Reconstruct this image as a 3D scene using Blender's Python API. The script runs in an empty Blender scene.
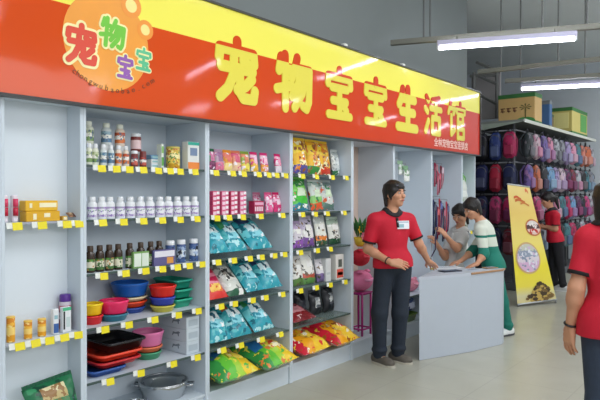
import bpy, math, random
import numpy as np
from mathutils import Vector, Matrix, noise as mnoise
R_ = math.radians
random.seed(7)
SC = bpy.context.scene
COL = SC.collection
SC.view_settings.view_transform = 'Standard'
SC.view_settings.look = 'None'
SC.view_settings.exposure = 0.0

# ------------------------------------------------------------------ camera
CAM = Vector((0, -3.03, 1.49))
A_ = math.atan2(.629, .778)
FW = Vector((math.cos(A_), math.sin(A_), 0)); RT = Vector((math.sin(A_), -math.cos(A_), 0)); UP = Vector((0, 0, 1))
PITCH = math.atan(-5 / 600)
FWp = (FW * math.cos(PITCH) + UP * math.sin(PITCH)); UPp = (UP * math.cos(PITCH) - FW * math.sin(PITCH))
cd = bpy.data.cameras.new('camera'); cd.lens = 36; cd.sensor_width = 36; cd.clip_start = .05; cd.clip_end = 100
cam = bpy.data.objects.new('camera', cd); COL.objects.link(cam)
m = Matrix((RT, UPp, -FWp)).transposed().to_4x4(); m.translation = CAM
cam.matrix_world = m
SC.camera = cam

def ray(px, py): return FWp + RT * ((px - 300) / 600) + UPp * ((200 - py) / 600)
def at_y(px, py, y):
    d = ray(px, py); return CAM + d * ((y - CAM.y) / d.y)
def at_x(px, py, x):
    d = ray(px, py); return CAM + d * ((x - CAM.x) / d.x)
def at_z(px, py, z):
    d = ray(px, py); return CAM + d * ((z - CAM.z) / d.z)
def at_d(px, py, Z): return CAM + ray(px, py) * Z
def sx(px, y=0.0): return at_y(px, 195, y).x

# ------------------------------------------------------------------ materials
def lin(c):
    if isinstance(c, str): c = tuple(int(c[i:i + 2], 16) for i in (0, 2, 4))
    return tuple(((v / 255) / 12.92 if v / 255 <= .04045 else ((v / 255 + .055) / 1.055) ** 2.4) for v in c[:3]) + (1,)
MATS = {}
def newmat(name):
    m = bpy.data.materials.new(name); m.use_nodes = True
    nt = m.node_tree; return m, nt, nt.nodes['Principled BSDF']
def mat(col, rough=.5, metal=0., var=.06, scale=9., bump=0., emit=None, alpha=1., coat=0., spec=.5):
    key = (str(col), rough, metal, var, scale, bump, emit, alpha, coat, spec)
    if key in MATS: return MATS[key]
    m, nt, b = newmat('paint'); c = lin(col)
    n = nt.nodes
    tc = n.new('ShaderNodeTexCoord'); no = n.new('ShaderNodeTexNoise'); no.inputs['Scale'].default_value = scale; no.inputs['Detail'].default_value = 3
    nt.links.new(tc.outputs['Object'], no.inputs['Vector'])
    mx = n.new('ShaderNodeMix'); mx.data_type = 'RGBA'
    mx.inputs[6].default_value = tuple(v * (1 - var) for v in c[:3]) + (1,)
    mx.inputs[7].default_value = tuple(min(1, v * (1 + var)) for v in c[:3]) + (1,)
    nt.links.new(no.outputs['Fac'], mx.inputs[0]); nt.links.new(mx.outputs[2], b.inputs['Base Color'])
    b.inputs['Roughness'].default_value = rough; b.inputs['Metallic'].default_value = metal
    b.inputs['Specular IOR Level'].default_value = spec
    b.inputs['Coat Weight'].default_value = coat; b.inputs['Coat Roughness'].default_value = .12
    if alpha < 1: b.inputs['Alpha'].default_value = alpha
    if bump:
        bp = n.new('ShaderNodeBump'); bp.inputs['Strength'].default_value = bump; bp.inputs['Distance'].default_value = .01
        n2 = n.new('ShaderNodeTexNoise'); n2.inputs['Scale'].default_value = scale * 3; n2.inputs['Detail'].default_value = 4
        nt.links.new(tc.outputs['Object'], n2.inputs['Vector']); nt.links.new(n2.outputs['Fac'], bp.inputs['Height']); nt.links.new(bp.outputs['Normal'], b.inputs['Normal'])
    if emit:
        b.inputs['Emission Color'].default_value = c; b.inputs['Emission Strength'].default_value = emit
    MATS[key] = m; return m
def ramp(nt, stops, interp='CONSTANT'):
    r = nt.nodes.new('ShaderNodeValToRGB'); cr = r.color_ramp; cr.interpolation = interp
    while len(cr.elements) < len(stops): cr.elements.new(.5)
    for e, (p, c) in zip(cr.elements, stops): e.position = p; e.color = lin(c)
    return r
def pack(bands, blobs=(), amount=.45, scale=22., seed=0., rough=.3, axis='Z', wob=.12, stretch=(1, 1, 1), bump=.25):
    """printed film: bands of colour along the pack's height, with printed patches scattered over them"""
    key = ('pack', str(bands), str(blobs), amount, scale, seed, rough, axis, wob, stretch, bump)
    if key in MATS: return MATS[key]
    m, nt, b = newmat('printed_film'); n = nt.nodes; L = nt.links
    tc = n.new('ShaderNodeTexCoord'); mp = n.new('ShaderNodeMapping'); mp.inputs['Location'].default_value = (seed, seed * 1.7, seed * .6); mp.inputs['Scale'].default_value = stretch
    L.new(tc.outputs['Object'], mp.inputs['Vector'])
    no = n.new('ShaderNodeTexNoise'); no.inputs['Scale'].default_value = scale * .5; no.inputs['Detail'].default_value = 2
    L.new(mp.outputs[0], no.inputs['Vector'])
    sp = n.new('ShaderNodeSeparateXYZ'); L.new(tc.outputs['Generated'], sp.inputs[0])
    a1 = n.new('ShaderNodeMath'); a1.operation = 'MULTIPLY_ADD'; a1.inputs[1].default_value = wob * 2
    L.new(no.outputs['Fac'], a1.inputs[0]); 
    a0 = n.new('ShaderNodeMath'); a0.operation = 'SUBTRACT'; a0.inputs[1].default_value = wob; L.new(sp.outputs[axis], a0.inputs[0]); L.new(a0.outputs[0], a1.inputs[2])
    r1 = ramp(nt, bands); L.new(a1.outputs[0], r1.inputs[0]); out = r1.outputs[0]
    if blobs:
        vo = n.new('ShaderNodeTexVoronoi'); vo.inputs['Scale'].default_value = scale * 1.35
        nd = n.new('ShaderNodeTexNoise'); nd.inputs['Scale'].default_value = scale * 1.2; nd.inputs['Detail'].default_value = 3; L.new(mp.outputs[0], nd.inputs['Vector'])
        vm = n.new('ShaderNodeVectorMath'); vm.operation = 'MULTIPLY_ADD'; vm.inputs[1].default_value = (1.6 / scale,) * 3; L.new(nd.outputs['Color'], vm.inputs[0]); L.new(mp.outputs[0], vm.inputs[2]); L.new(vm.outputs[0], vo.inputs['Vector'])
        s2 = n.new('ShaderNodeSeparateXYZ'); L.new(vo.outputs['Color'], s2.inputs[0])
        r2 = ramp(nt, [(i / len(blobs), c) for i, c in enumerate(blobs)]); L.new(s2.outputs['X'], r2.inputs[0])
        lt = n.new('ShaderNodeMath'); lt.operation = 'LESS_THAN'; lt.inputs[1].default_value = amount; L.new(s2.outputs['Y'], lt.inputs[0])
        mx = n.new('ShaderNodeMix'); mx.data_type = 'RGBA'; L.new(lt.outputs[0], mx.inputs[0]); L.new(out, mx.inputs[6]); L.new(r2.outputs[0], mx.inputs[7]); out = mx.outputs[2]
    L.new(out, b.inputs['Base Color']); b.inputs['Roughness'].default_value = rough
    if bump:
        bp = n.new('ShaderNodeBump'); bp.inputs['Strength'].default_value = bump; bp.inputs['Distance'].default_value = .01
        n2 = n.new('ShaderNodeTexNoise'); n2.inputs['Scale'].default_value = 28; L.new(mp.outputs[0], n2.inputs['Vector'])
        L.new(n2.outputs['Fac'], bp.inputs['Height']); L.new(bp.outputs['Normal'], b.inputs['Normal'])
    MATS[key] = m; return m

# ------------------------------------------------------------------ mesh builder
class MB:
    def __init__(s): s.v = []; s.f = []; s.mi = []; s.cur = 0
    def add(s, vs, fs):
        b = len(s.v); s.v += [tuple(v) for v in vs]; s.f += [tuple(b + i for i in f) for f in fs]; s.mi += [s.cur] * len(fs); return s
    def box(s, c, size, ch=0.):
        x, y, z = c; w, d, h = (q / 2 for q in size)
        if ch <= 0:
            vs = [(x + i * w, y + j * d, z + k * h) for k in (-1, 1) for j in (-1, 1) for i in (-1, 1)]
            return s.add(vs, [(0, 2, 3, 1), (4, 5, 7, 6), (0, 1, 5, 4), (2, 6, 7, 3), (0, 4, 6, 2), (1, 3, 7, 5)])
        ch = min(ch, w * .9, d * .9, h * .9)
        vs = []; idx = {}
        for k in (-1, 1):
            for j in (-1, 1):
                for i in (-1, 1):
                    for a in range(3):
                        p = [i * w, j * d, k * h]
                        for q in range(3):
                            if q != a: p[q] -= (i, j, k)[q] * ch
                        idx[(i, j, k, a)] = len(vs); vs.append((x + p[0], y + p[1], z + p[2]))
        fs = []
        for a in range(3):
            o = [q for q in range(3) if q != a]
            for sg in (-1, 1):
                l = []
                for u, v in ((-1, -1), (1, -1), (1, 1), (-1, 1)):
                    t = [0, 0, 0]; t[a] = sg; t[o[0]] = u; t[o[1]] = v; l.append(idx[(*t, a)])
                fs.append(tuple(l))
        for a in range(3):
            o = [q for q in range(3) if q != a]
            for u in (-1, 1):
                for v in (-1, 1):
                    l = []
                    for sg, ax in ((-1, o[0]), (1, o[0]), (1, o[1]), (-1, o[1])):
                        t = [0, 0, 0]; t[a] = sg; t[o[0]] = u; t[o[1]] = v; l.append(idx[(*t, ax)])
                    fs.append(tuple(l))
        for i in (-1, 1):
            for j in (-1, 1):
                for k in (-1, 1): fs.append(tuple(idx[(i, j, k, a)] for a in range(3)))
        return s.add(vs, fs)
    def lathe(s, prof, c=(0, 0, 0), n=20, sy=1., caps=True):
        vs = []; fs = []
        for r, z in prof:
            for i in range(n):
                a = 2 * math.pi * i / n; vs.append((c[0] + r * math.cos(a), c[1] + r * sy * math.sin(a), c[2] + z))
        for k in range(len(prof) - 1):
            for i in range(n):
                j = (i + 1) % n; fs.append((k * n + i, k * n + j, (k + 1) * n + j, (k + 1) * n + i))
        if caps:
            fs.append(tuple(range(n))[::-1]); fs.append(tuple((len(prof) - 1) * n + i for i in range(n)))
        return s.add(vs, fs)
    def tube(s, pts, r, n=8, closed=False, flat=None):
        pts = [Vector(p) for p in pts]; rs = r if isinstance(r, (list, tuple)) else [r] * len(pts)
        vs = []; fs = []; N = len(pts); ref = None
        for i, p in enumerate(pts):
            if closed: t = pts[(i + 1) % N] - pts[i - 1]
            else: t = pts[min(i + 1, N - 1)] - pts[max(i - 1, 0)]
            t.normalize()
            if ref is None: ref = Vector((0, 0, 1)) if abs(t.z) < .9 else Vector((1, 0, 0))
            a = ref - t * ref.dot(t)
            if a.length < 1e-4: a = t.orthogonal()
            a.normalize(); b = t.cross(a); ref = a
            for k in range(n):
                th = 2 * math.pi * k / n
                vs.append(p + a * math.cos(th) * rs[i] * (flat or 1) + b * math.sin(th) * rs[i])
        for i in range(N if closed else N - 1):
            j = (i + 1) % N
            for k in range(n):
                l = (k + 1) % n; fs.append((i * n + k, i * n + l, j * n + l, j * n + k))
        if not closed: fs += [tuple(range(n))[::-1], tuple((N - 1) * n + k for k in range(n))]
        return s.add(vs, fs)
    def prism(s, poly, y0, y1):
        """polygon in XZ extruded along Y"""
        n = len(poly); vs = [(x, y0, z) for x, z in poly] + [(x, y1, z) for x, z in poly]
        fs = [tuple(range(n)), tuple(range(2 * n - 1, n - 1, -1))] + [(i, n + i, n + (i + 1) % n, (i + 1) % n) for i in range(n)]
        return s.add(vs, fs)
    def prismz(s, poly, z0, z1):
        n = len(poly); vs = [(x, y, z0) for x, y in poly] + [(x, y, z1) for x, y in poly]
        fs = [tuple(range(n))[::-1], tuple(range(n, 2 * n))] + [(i, (i + 1) % n, n + (i + 1) % n, n + i) for i in range(n)]
        return s.add(vs, fs)
    def grid(s, P, cu=False):
        """P[i][j] points"""
        nu = len(P); nv = len(P[0]); vs = [p for row in P for p in row]; fs = []
        for i in range(nu if cu else nu - 1):
            for j in range(nv - 1):
                k = (i + 1) % nu; fs.append((i * nv + j, k * nv + j, k * nv + j + 1, i * nv + j + 1))
        return s.add(vs, fs)
    def mesh(s, name, smooth=False, recalc=True):
        me = bpy.data.meshes.new(name); me.from_pydata(s.v, [], s.f); 
        if any(s.mi): me.polygons.foreach_set('material_index', s.mi)
        if recalc:
            import bmesh
            bm = bmesh.new(); bm.from_mesh(me); bmesh.ops.recalc_face_normals(bm, faces=bm.faces); bm.to_mesh(me); bm.free()
        if smooth: me.polygons.foreach_set('use_smooth', [True] * len(me.polygons))
        me.update(); return me
    def build(s, name, m, parent=None, smooth=False, loc=None, rot=None, recalc=True):
        return obj(name, s.mesh(name, smooth, recalc), m, parent, loc, rot)
def obj(name, me, m, parent=None, loc=None, rot=None):
    """one object; materials sit on the object so that copies may share mesh data"""
    o = bpy.data.objects.new(name, me); COL.objects.link(o)
    ms = m if isinstance(m, (list, tuple)) else [m]
    while len(me.materials) < len(ms): me.materials.append(None)
    for i, q in enumerate(ms):
        o.material_slots[i].link = 'OBJECT'; o.material_slots[i].material = q
    if parent: o.parent = parent
    if loc is not None: o.location = loc
    if rot is not None: o.rotation_euler = rot
    return o
def tag(o, label, cat, group=None):
    o['label'] = label; o['category'] = cat
    if group: o['group'] = group
    return o
def thing(name, label, cat, loc=(0, 0, 0), rz=0., group=None, rot=None):
    o = bpy.data.objects.new(name, None); COL.objects.link(o); o.empty_display_size = .05
    o.location = loc; o.rotation_euler = rot or (0, 0, rz); return tag(o, label, cat, group)
def struct(o): o['kind'] = 'structure'; return o
MESH = {}
def cached(key, fn):
    if key not in MESH: MESH[key] = fn()
    return MESH[key]
ORD = ['first', 'second', 'third', 'fourth', 'fifth', 'sixth', 'seventh', 'eighth', 'ninth', 'tenth', 'eleventh', 'twelfth', 'thirteenth', 'fourteenth', 'fifteenth', 'sixteenth']

# ------------------------------------------------------------------ setting
WALLC = mat((150, 154, 156), .8, var=.04, scale=2)
def floor_mat():
    m, nt, b = newmat('floor_tiles'); n = nt.nodes; L = nt.links
    tc = n.new('ShaderNodeTexCoord'); br = n.new('ShaderNodeTexBrick'); br.offset = 0; br.inputs['Scale'].default_value = 1.0
    br.inputs['Brick Width'].default_value = .6; br.inputs['Row Height'].default_value = .6; br.inputs['Mortar Size'].default_value = .004
    br.inputs['Color1'].default_value = lin((182, 181, 166)); br.inputs['Color2'].default_value = lin((179, 178, 164)); br.inputs['Mortar'].default_value = lin((168, 166, 153))
    L.new(tc.outputs['Object'], br.inputs['Vector'])
    no = n.new('ShaderNodeTexNoise'); no.inputs['Scale'].default_value = 3; no.inputs['Detail'].default_value = 6; L.new(tc.outputs['Object'], no.inputs['Vector'])
    mx = n.new('ShaderNodeMix'); mx.data_type = 'RGBA'; mx.blend_type = 'MULTIPLY'; mx.inputs[0].default_value = .35
    r = ramp(nt, [(.3, (215, 212, 205)), (.7, (255, 255, 255))], 'LINEAR'); L.new(no.outputs['Fac'], r.inputs[0])
    L.new(br.outputs['Color'], mx.inputs[6]); L.new(r.outputs[0], mx.inputs[7]); L.new(mx.outputs[2], b.inputs['Base Color'])
    b.inputs['Roughness'].default_value = .28; b.inputs['Specular IOR Level'].default_value = .45
    return m
struct(MB().box((6, -2.5, -.05), (18, 12.4, .1)).build('floor', floor_mat()))
XE = 14.3
struct(MB().box((3.5, .52, 2.25), (9.1, .12, 4.5)).build('wall_back', mat((132, 139, 139), .8, var=.04, scale=2)))
struct(MB().box((8.0, 2.12, 2.25), (.12, 3.06, 4.5)).build('wall_return', WALLC))
struct(MB().box((11.2, 3.6, 2.25), (6.4, .12, 4.5)).build('wall_rear', mat((120, 124, 124), .85)))
struct(MB().box((XE + .06, -2.5, 2.25), (.12, 12.4, 4.5)).build('wall_far', mat((205, 212, 218), .8, var=.03)))
struct(MB().box((6, -2.5, 4.56), (18, 12.4, .12)).build('ceiling', mat((222, 228, 228), .9, var=.05, scale=1.5)))

# ceiling trunking, rods and fluorescent fittings
TR = mat((116, 116, 106), .55, var=.08); TUBEW = mat((238, 242, 255), .4, var=0, emit=26.0); FITB = mat((190, 188, 214), .45)
def seg_box(mb, a, b, w, h):
    a = Vector(a); b = Vector(b); t = (b - a).normalized(); sd = t.cross(UP).normalized() * (w / 2); u = sd.cross(t).normalized() * (h / 2)
    vs = [p + sd * i + u * j for p in (a, b) for i, j in ((-1, -1), (1, -1), (1, 1), (-1, 1))]
    mb.add(vs, [(0, 1, 2, 3), (4, 7, 6, 5)] + [(i, 4 + i, 4 + (i + 1) % 4, (i + 1) % 4) for i in range(4)])
def fitting(a, b, label, top=3.03):
    a = Vector(a); b = Vector(b); c = (a + b) / 2
    t = thing('fluorescent_light', label, 'ceiling light', c, group='fluorescent tube lights')
    L = (b - a).length; ang = math.atan2((b - a).y, (b - a).x); t.rotation_euler = (0, 0, ang)
    MB().box((0, 0, .045), (L, .055, .05), .008).build('housing', FITB, t)
    mb = MB(); mb.tube([(-L / 2 + .02, 0, -.005), (L / 2 - .02, 0, -.005)], .016, 12); mb.build('tube', TUBEW, t, True)
    for sgn in (-1, 1): MB().box((sgn * (L / 2 - .012), 0, .004), (.024, .04, .05), .006).build('end_cap', mat((225, 228, 235), .4), t)
    for sgn in (-.7, .7):
        mb = MB(); mb.tube([(sgn * L / 2, 0, .06), (sgn * L / 2, 0, top - c.z)], .008, 6); mb.build('hanging_bracket', TR, t)
    return t
ZT = 2.93
def trunk(a, b, rods, label):
    a = Vector(a); b = Vector(b)
    t = thing('light_trunking', label, 'ceiling trunking', (a + b) / 2); o = (a + b) / 2
    mb = MB(); seg_box(mb, a - o, b - o, .06, .05); mb.build('channel', TR, t)
    for q in rods:
        p = a.lerp(b, q) - o
        mb = MB(); mb.tube([(p.x, p.y, .02), (p.x, p.y, 4.5 - o.z)], .009, 6); mb.build('hanging_rod', mat((95, 98, 98), .5), t)
ta = at_z(437, 48, ZT); tb = at_z(577, 38.5, ZT)
fitting(ta, tb, 'large bright fluorescent tube hung just past the far end of the sign')
d1 = (tb - ta)
l0 = at_z(391, 43, 3.065); l1 = l0 + (at_z(600, 26, 3.065) - l0) * 1.9
def frac(px, a, b):
    best = min((abs(((CAM.x) * 0) + px - proj(a.lerp(b, i / 400))[0]), i / 400) for i in range(401)); return best[1]
def proj(p):
    q = Vector(p) - CAM; z = q.dot(FWp); return (300 + 600 * q.dot(RT) / z, 200 - 600 * q.dot(UPp) / z)
trunk(l0, l1, [frac(424, l0, l1), frac(430, l0, l1), frac(543, l0, l1), frac(587, l0, l1), .9], 'long olive-grey cable trunking hung on thin rods above the nearer tube')
ta2 = at_z(520, 89, ZT); tb2 = ta2 + (at_z(600, 85, ZT) - ta2).normalized() * 1.3
fitting(ta2, tb2, 'fluorescent tube glowing just above the cartons on the bag rack')
l2 = at_z(478, 72, 3.05); l3 = l2 + (at_z(600, 59, 3.05) - l2) * 1.7
trunk(l2, l3, [.12, .4, .7], 'grey cable trunking behind the nearer tube above the carton stack')
l4 = at_z(505, 81, 3.0); l5 = l4 + (at_z(600, 75, 3.0) - l4) * 1.7
trunk(l4, l5, [.1, .5], 'dark cable trunking carrying the tube over the cartons')
# more rows of the same fittings over the shop floor, outside the photograph's frame
for (x, y) in ((-.6, -2.3), (2.1, -1.74), (1.6, -4.4), (4.87, -2.52), (4.65, -4.35), (7.42, -3.34), (7.3, -5.4), (10.2, -3.2), (12.4, -3.0)):
    dd = (tb - ta).normalized() * .62; c = Vector((x, y, ZT + .05))
    fitting(c - dd, c + dd, 'fluorescent tube hanging over the open shop floor before the shelves', 4.5)
# steel bracket frame beyond the sign end, with pale boards behind
bf = thing('wall_bracket', 'grey angle-iron bracket frame on the wall beyond the sign', 'bracket', at_d(485, 95, 10.5))
o = bf.location.copy()
mb = MB()
for a, b in (((474, 72), (474, 112)), ((497, 70), (497, 118)), ((474, 74), (497, 84)), ((476, 62), (500, 72)), ((474, 92), (497, 104)), ((470, 76), (497, 75))):
    mb.tube([at_d(*a, 10.5) - o, at_d(*b, 10.5) - o], .03, 4)
mb.build('frame', mat((105, 106, 104), .6), bf)
pb = at_d(486, 96, 10.9)
tag(MB().box((0, 0, 0), (.03, .55, .85), .01).build('mounted_board', mat((176, 172, 172), .6), loc=pb), 'pale board standing high behind the bracket frame beyond the sign', 'board')

# ------------------------------------------------------------------ lights
def area(name, loc, size, e, col=(1, 1, 1), rot=(0, 0, 0), sy=None):
    l = bpy.data.lights.new(name, 'AREA'); l.energy = e; l.color = col; l.size = size
    if sy: l.shape = 'RECTANGLE'; l.size_y = sy
    o = bpy.data.objects.new(name, l); COL.objects.link(o); o.location = loc; o.rotation_euler = rot; return o
area('ceiling_light_row', (1.6, -3.2, 4.2), 2.8, 60, (.96, .98, 1), sy=1.6)
area('ceiling_light_row', (4.6, -2.8, 4.2), 2.8, 58, (.96, .98, 1), sy=1.6)
area('ceiling_light_row', (8.3, -2.8, 4.2), 2.6, 24, (.96, .98, 1), sy=1.6)
area('ceiling_light_row', (12.2, -2.5, 4.2), 2.6, 105, (.96, .98, 1), sy=1.6)
area('front_fill_light', (.4, -6.6, 2.9), 3.0, 66, (.96, .98, 1), (R_(68), 0, R_(-8)), sy=1.4)  # added soft fill behind the camera, brightens the shelf interiors
area('front_fill_light', (4.6, -6.6, 2.9), 3.0, 50, (.96, .98, 1), (R_(68), 0, R_(-4)), sy=1.4)  # second added fill, aimed at the farther bays
w = bpy.data.worlds.new('world'); SC.world = w; w.use_nodes = True
bg = w.node_tree.nodes['Background']; bg.inputs[0].default_value = (.86, .92, 1, 1); bg.inputs[1].default_value = .66
# ------------------------------------------------------------------ shelving along the wall
PANEL = mat((208, 218, 226), .5, var=.02); BACK = mat((222, 230, 236), .6, var=.02); BEIGE = mat((214, 192, 178), .6, var=.03)
GLASS = mat((150, 172, 168), .15, var=.03, alpha=.5); EDGE = mat((66, 84, 80), .3, var=.05); LIP = mat((168, 172, 182), .4)
TAGY = mat((240, 222, 30), .5, var=.03); TAGW = mat((232, 234, 226), .5, var=.03)
ZS = [1.66, 1.35, 1.045, .737, .43, .15]          # shelf heights shared by the wide bays
DEPTH = .43
DIV = [.62, 1.385, 1.835, 2.755, 3.64, 4.5, 5.24, 6.06, 6.86, 7.26]
UL = ['narrow white end shelving bay with tall empty back at the logo end of the sign',
      'white shelving bay with only two sparse shelves of pink and yellow packs',
      'white shelving bay of supplement bottles above plastic pet bowls and trays',
      'white shelving bay of pink packets above teal litter bags',
      'white shelving bay of yellow treat bags beside the standing clerk',
      'white shelving bay with beige back and pink stand behind the clerk',
      'white shelving bay with blue plaid bag low down between clerk and counter',
      'white shelving bay hung with coloured pet leads above the counter',
      'narrow white shelving bay under the last sign character, with green bags']
USH = [[], [1, 3], [0, 1, 2, 3, 4], [0, 1, 2, 3, 4], [0, 1, 2, 3, 4], [], [4], [], [1, 2, 3]]
TAGS = {(1, 1): [15, 40, 65, 77], (1, 3): [17, 33, 47, 62, 76],
        (2, 0): [100, 115, 128, 142, 157, 169, 179, 194], (2, 1): [101, 122, 142, 161, 179, 196], (2, 2): [102, 124, 144, 161, 176, 188, 201], (2, 3): [103, 127, 153, 177, 197], (2, 4): [108, 139, 172, 196],
        (3, 0): [215, 232, 243, 258, 268, 276, 285], (3, 1): [216, 228, 242, 260, 282], (3, 2): [217, 233, 249, 261, 274, 284], (3, 3): [220, 234, 252, 265, 282], (3, 4): [222, 240, 261, 280],
        (4, 0): [302, 316, 332, 346], (4, 1): [302, 315, 327, 344], (4, 2): [300, 317, 330], (4, 3): [300, 316, 330, 345], (8, 1): [465, 471], (8, 2): [465, 471]}
TAGSMESH = MB().box((-.026, .001, .002), (.034, .003, .032))
TAGSMESH.cur = 1; TAGSMESH.box((.012, -.001, -.004), (.05, .005, .04))
TM = TAGSMESH.mesh('price_tag')
for i in range(len(DIV) - 1):
    x0, x1 = DIV[i], DIV[i + 1]; w = x1 - x0; cx = (x0 + x1) / 2
    u = thing('shelving_unit', UL[i], 'shelving', (cx, 0, 0), group='white wall shelving bays')
    DP = DEPTH if i > 1 else .15
    for sg in (-1, 1): MB().box((sg * (w / 2 - .0095), DEPTH / 2, 1.0), (.019, DEPTH, 2.0), .002).build('side_panel', PANEL, u)
    MB().box((0, DP - .008, 1.06), (w - .04, .016, 1.86)).build('back_panel', BEIGE if i == 5 else BACK, u)
    MB().box((0, .026, .07), (w - .04, .02, .14)).build('plinth', PANEL, u)
    MB().box((0, DP / 2, .141), (w - .04, DP - .01, .016)).build('base_deck', PANEL, u)
    MB().box((0, DP / 2, 1.992), (w - .04, DP - .01, .016)).build('top_panel', PANEL, u)
    for k in USH[i]:
        z = ZS[k]; glass = i in (3, 4)
        s = MB().box((0, DP / 2, z - .006), (w - .042, DP - .034, .01)).build('shelf', GLASS if (glass and k > 1) else PANEL, u)
        MB().box((0, .009, z - .006), (w - .042, .008, .014), .002).build('front_edge', EDGE if (i >= 2) else LIP, s)
        for px in TAGS.get((i, k), []):
            t = obj('price_tag', TM, [TAGW, TAGY], s, (sx(px) - cx, .001, z - .016), (0, 0, 0))
            t.rotation_euler = (R_(random.uniform(-14, -4)), R_(random.uniform(-3, 3)), 0)

# ------------------------------------------------------------------ shop sign
SG0, SG1, ZB, ZTOP = .2, 7.27, 1.99, 2.77; YS = -.047
ORG, YEL = (238, 92, 22), (250, 240, 96)
def sign_mat(inverse=False):
    m, nt, b = newmat('sign_print'); n = nt.nodes; L = nt.links
    tc = n.new('ShaderNodeTexCoord'); sp = n.new('ShaderNodeSeparateXYZ'); L.new(tc.outputs['Object'], sp.inputs[0])
    gt = n.new('ShaderNodeMath'); gt.operation = 'GREATER_THAN'; gt.inputs[1].default_value = 2.508; L.new(sp.outputs['Z'], gt.inputs[0])
    mx = n.new('ShaderNodeMix'); mx.data_type = 'RGBA'; L.new(gt.outputs[0], mx.inputs[0])
    a = ramp(nt, [(0, (212, 44, 4)), (1, (220, 76, 0))], 'LINEAR')
    gx = n.new('ShaderNodeMapRange'); gx.inputs[1].default_value = 7; gx.inputs[2].default_value = 2; L.new(sp.outputs['X'], gx.inputs[0]); L.new(gx.outputs[0], a.inputs[0])
    c = n.new('ShaderNodeRGB'); c.outputs[0].default_value = lin(YEL if not inverse else (236, 222, 84))
    L.new(a.outputs[0], mx.inputs[7 if inverse else 6]); L.new(c.outputs[0], mx.inputs[6 if inverse else 7])
    L.new(mx.outputs[2], b.inputs['Base Color']); b.inputs['Roughness'].default_value = .45; b.inputs['Specular IOR Level'].default_value = .08; b.inputs['Coat Weight'].default_value = .6; b.inputs['Coat Roughness'].default_value = .07
    no = n.new('ShaderNodeTexNoise'); no.inputs['Scale'].default_value = 1.6; L.new(tc.outputs['Object'], no.inputs['Vector'])
    bp = n.new('ShaderNodeBump'); bp.inputs['Strength'].default_value = .12; bp.inputs['Distance'].default_value = .06; L.new(no.outputs['Fac'], bp.inputs['Height'])
    L.new(bp.outputs['Normal'], b.inputs['Coat Normal'])
    return m
SM, SMI = sign_mat(), sign_mat(True)
sg = thing('shop_sign', 'long glossy orange and yellow sign board with big characters above the shelves', 'sign', (0, 0, 0))
MB().box(((SG0 + SG1) / 2, YS + .02, (ZB + ZTOP) / 2), (SG1 - SG0, .04, ZTOP - ZB)).build('board', SM, sg)
BLK = mat((52, 50, 48), .4)
mb = MB()
for z in (ZB - .006, ZTOP + .006): mb.box(((SG0 + SG1) / 2, YS + .015, z), (SG1 - SG0 + .03, .06, .014))
for x in (SG0 - .008, SG1 + .008): mb.box((x, YS + .015, (ZB + ZTOP) / 2), (.014, .06, ZTOP - ZB))
mb.build('edge_frame', BLK, sg)
for px in (345, 403): MB().box((sx(px, YS), YS + .01, ZTOP + .022), (.05, .05, .03), .008).build('clip', mat((235, 235, 228), .3), sg)
GL = {
 '宠': ([[(.5, .98), (.5, .88)], [(.08, .66), (.1, .82), (.9, .82), (.92, .66)], [(.12, .53), (.88, .53)], [(.42, .7), (.4, .4), (.28, .18), (.1, .03)], [(.56, .53), (.56, .14), (.64, .05), (.9, .05), (.93, .2)], [(.64, .68), (.76, .63)], [(.86, .4), (.7, .26), (.5, .18)]]),
 '物': ([[(.16, .93), (.1, .68)], [(.12, .73), (.42, .73)], [(.27, .98), (.27, .02)], [(.05, .34), (.45, .45)], [(.6, .98), (.52, .74), (.44, .58)], [(.56, .79), (.95, .79), (.93, .2), (.86, .06), (.76, .1)], [(.7, .77), (.6, .45), (.45, .25)], [(.84, .77), (.74, .35), (.52, .05)]]),
 '宝': ([[(.5, .98), (.5, .88)], [(.08, .66), (.1, .82), (.9, .82), (.92, .66)], [(.22, .6), (.78, .6)], [(.25, .34), (.75, .34)], [(.1, .05), (.9, .05)], [(.5, .6), (.5, .05)], [(.66, .24), (.76, .16)]]),
 '生': ([[(.28, .95), (.2, .72), (.1, .58)], [(.2, .74), (.86, .74)], [(.22, .42), (.82, .42)], [(.05, .05), (.95, .05)], [(.53, .98), (.53, .05)]]),
 '活': ([[(.1, .93), (.2, .84)], [(.04, .63), (.15, .55)], [(.05, .05), (.21, .33)], [(.86, .95), (.45, .87)], [(.34, .66), (.97, .66)], [(.66, .9), (.66, .42)], [(.45, .42), (.88, .42), (.88, .04), (.45, .04), (.45, .42)]]),
 '馆': ([[(.18, .98), (.04, .66)], [(.14, .8), (.38, .8), (.32, .66)], [(.2, .6), (.2, .08), (.38, .22)], [(.7, .98), (.7, .88)], [(.48, .72), (.49, .84), (.95, .84), (.94, .72)], [(.56, .66), (.56, .0)], [(.56, .66), (.84, .66), (.84, .44), (.56, .44)], [(.56, .27), (.89, .27), (.89, .02), (.56, .02)]])}
def glyph(mb, ch, x0, z0, w, h, th, y0, y1, rot=0.):
    cx, cz = x0 + w / 2, z0 + h / 2; c, s = math.cos(rot), math.sin(rot)
    for st in GL[ch]:
        P = []
        for u, v in st:
            x, z = (u - .5) * w, (v - .5) * h; P.append((cx + x * c - z * s, cz + x * s + z * c))
        for a, b in zip(P, P[1:]):
            dx, dz = b[0] - a[0], b[1] - a[1]; an = math.atan2(dz, dx); poly = []
            for k in range(9): q = an + math.pi / 2 + math.pi * k / 8; poly.append((a[0] + th / 2 * math.cos(q), a[1] + th / 2 * math.sin(q)))
            for k in range(9): q = an - math.pi / 2 + math.pi * k / 8; poly.append((b[0] + th / 2 * math.cos(q), b[1] + th / 2 * math.sin(q)))
            glyph.n = (glyph.n + 1) % 40; mb.prism(poly[::-1], y0 - glyph.n * .00006, y1 + glyph.n * .00001)
glyph.n = 0
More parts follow.
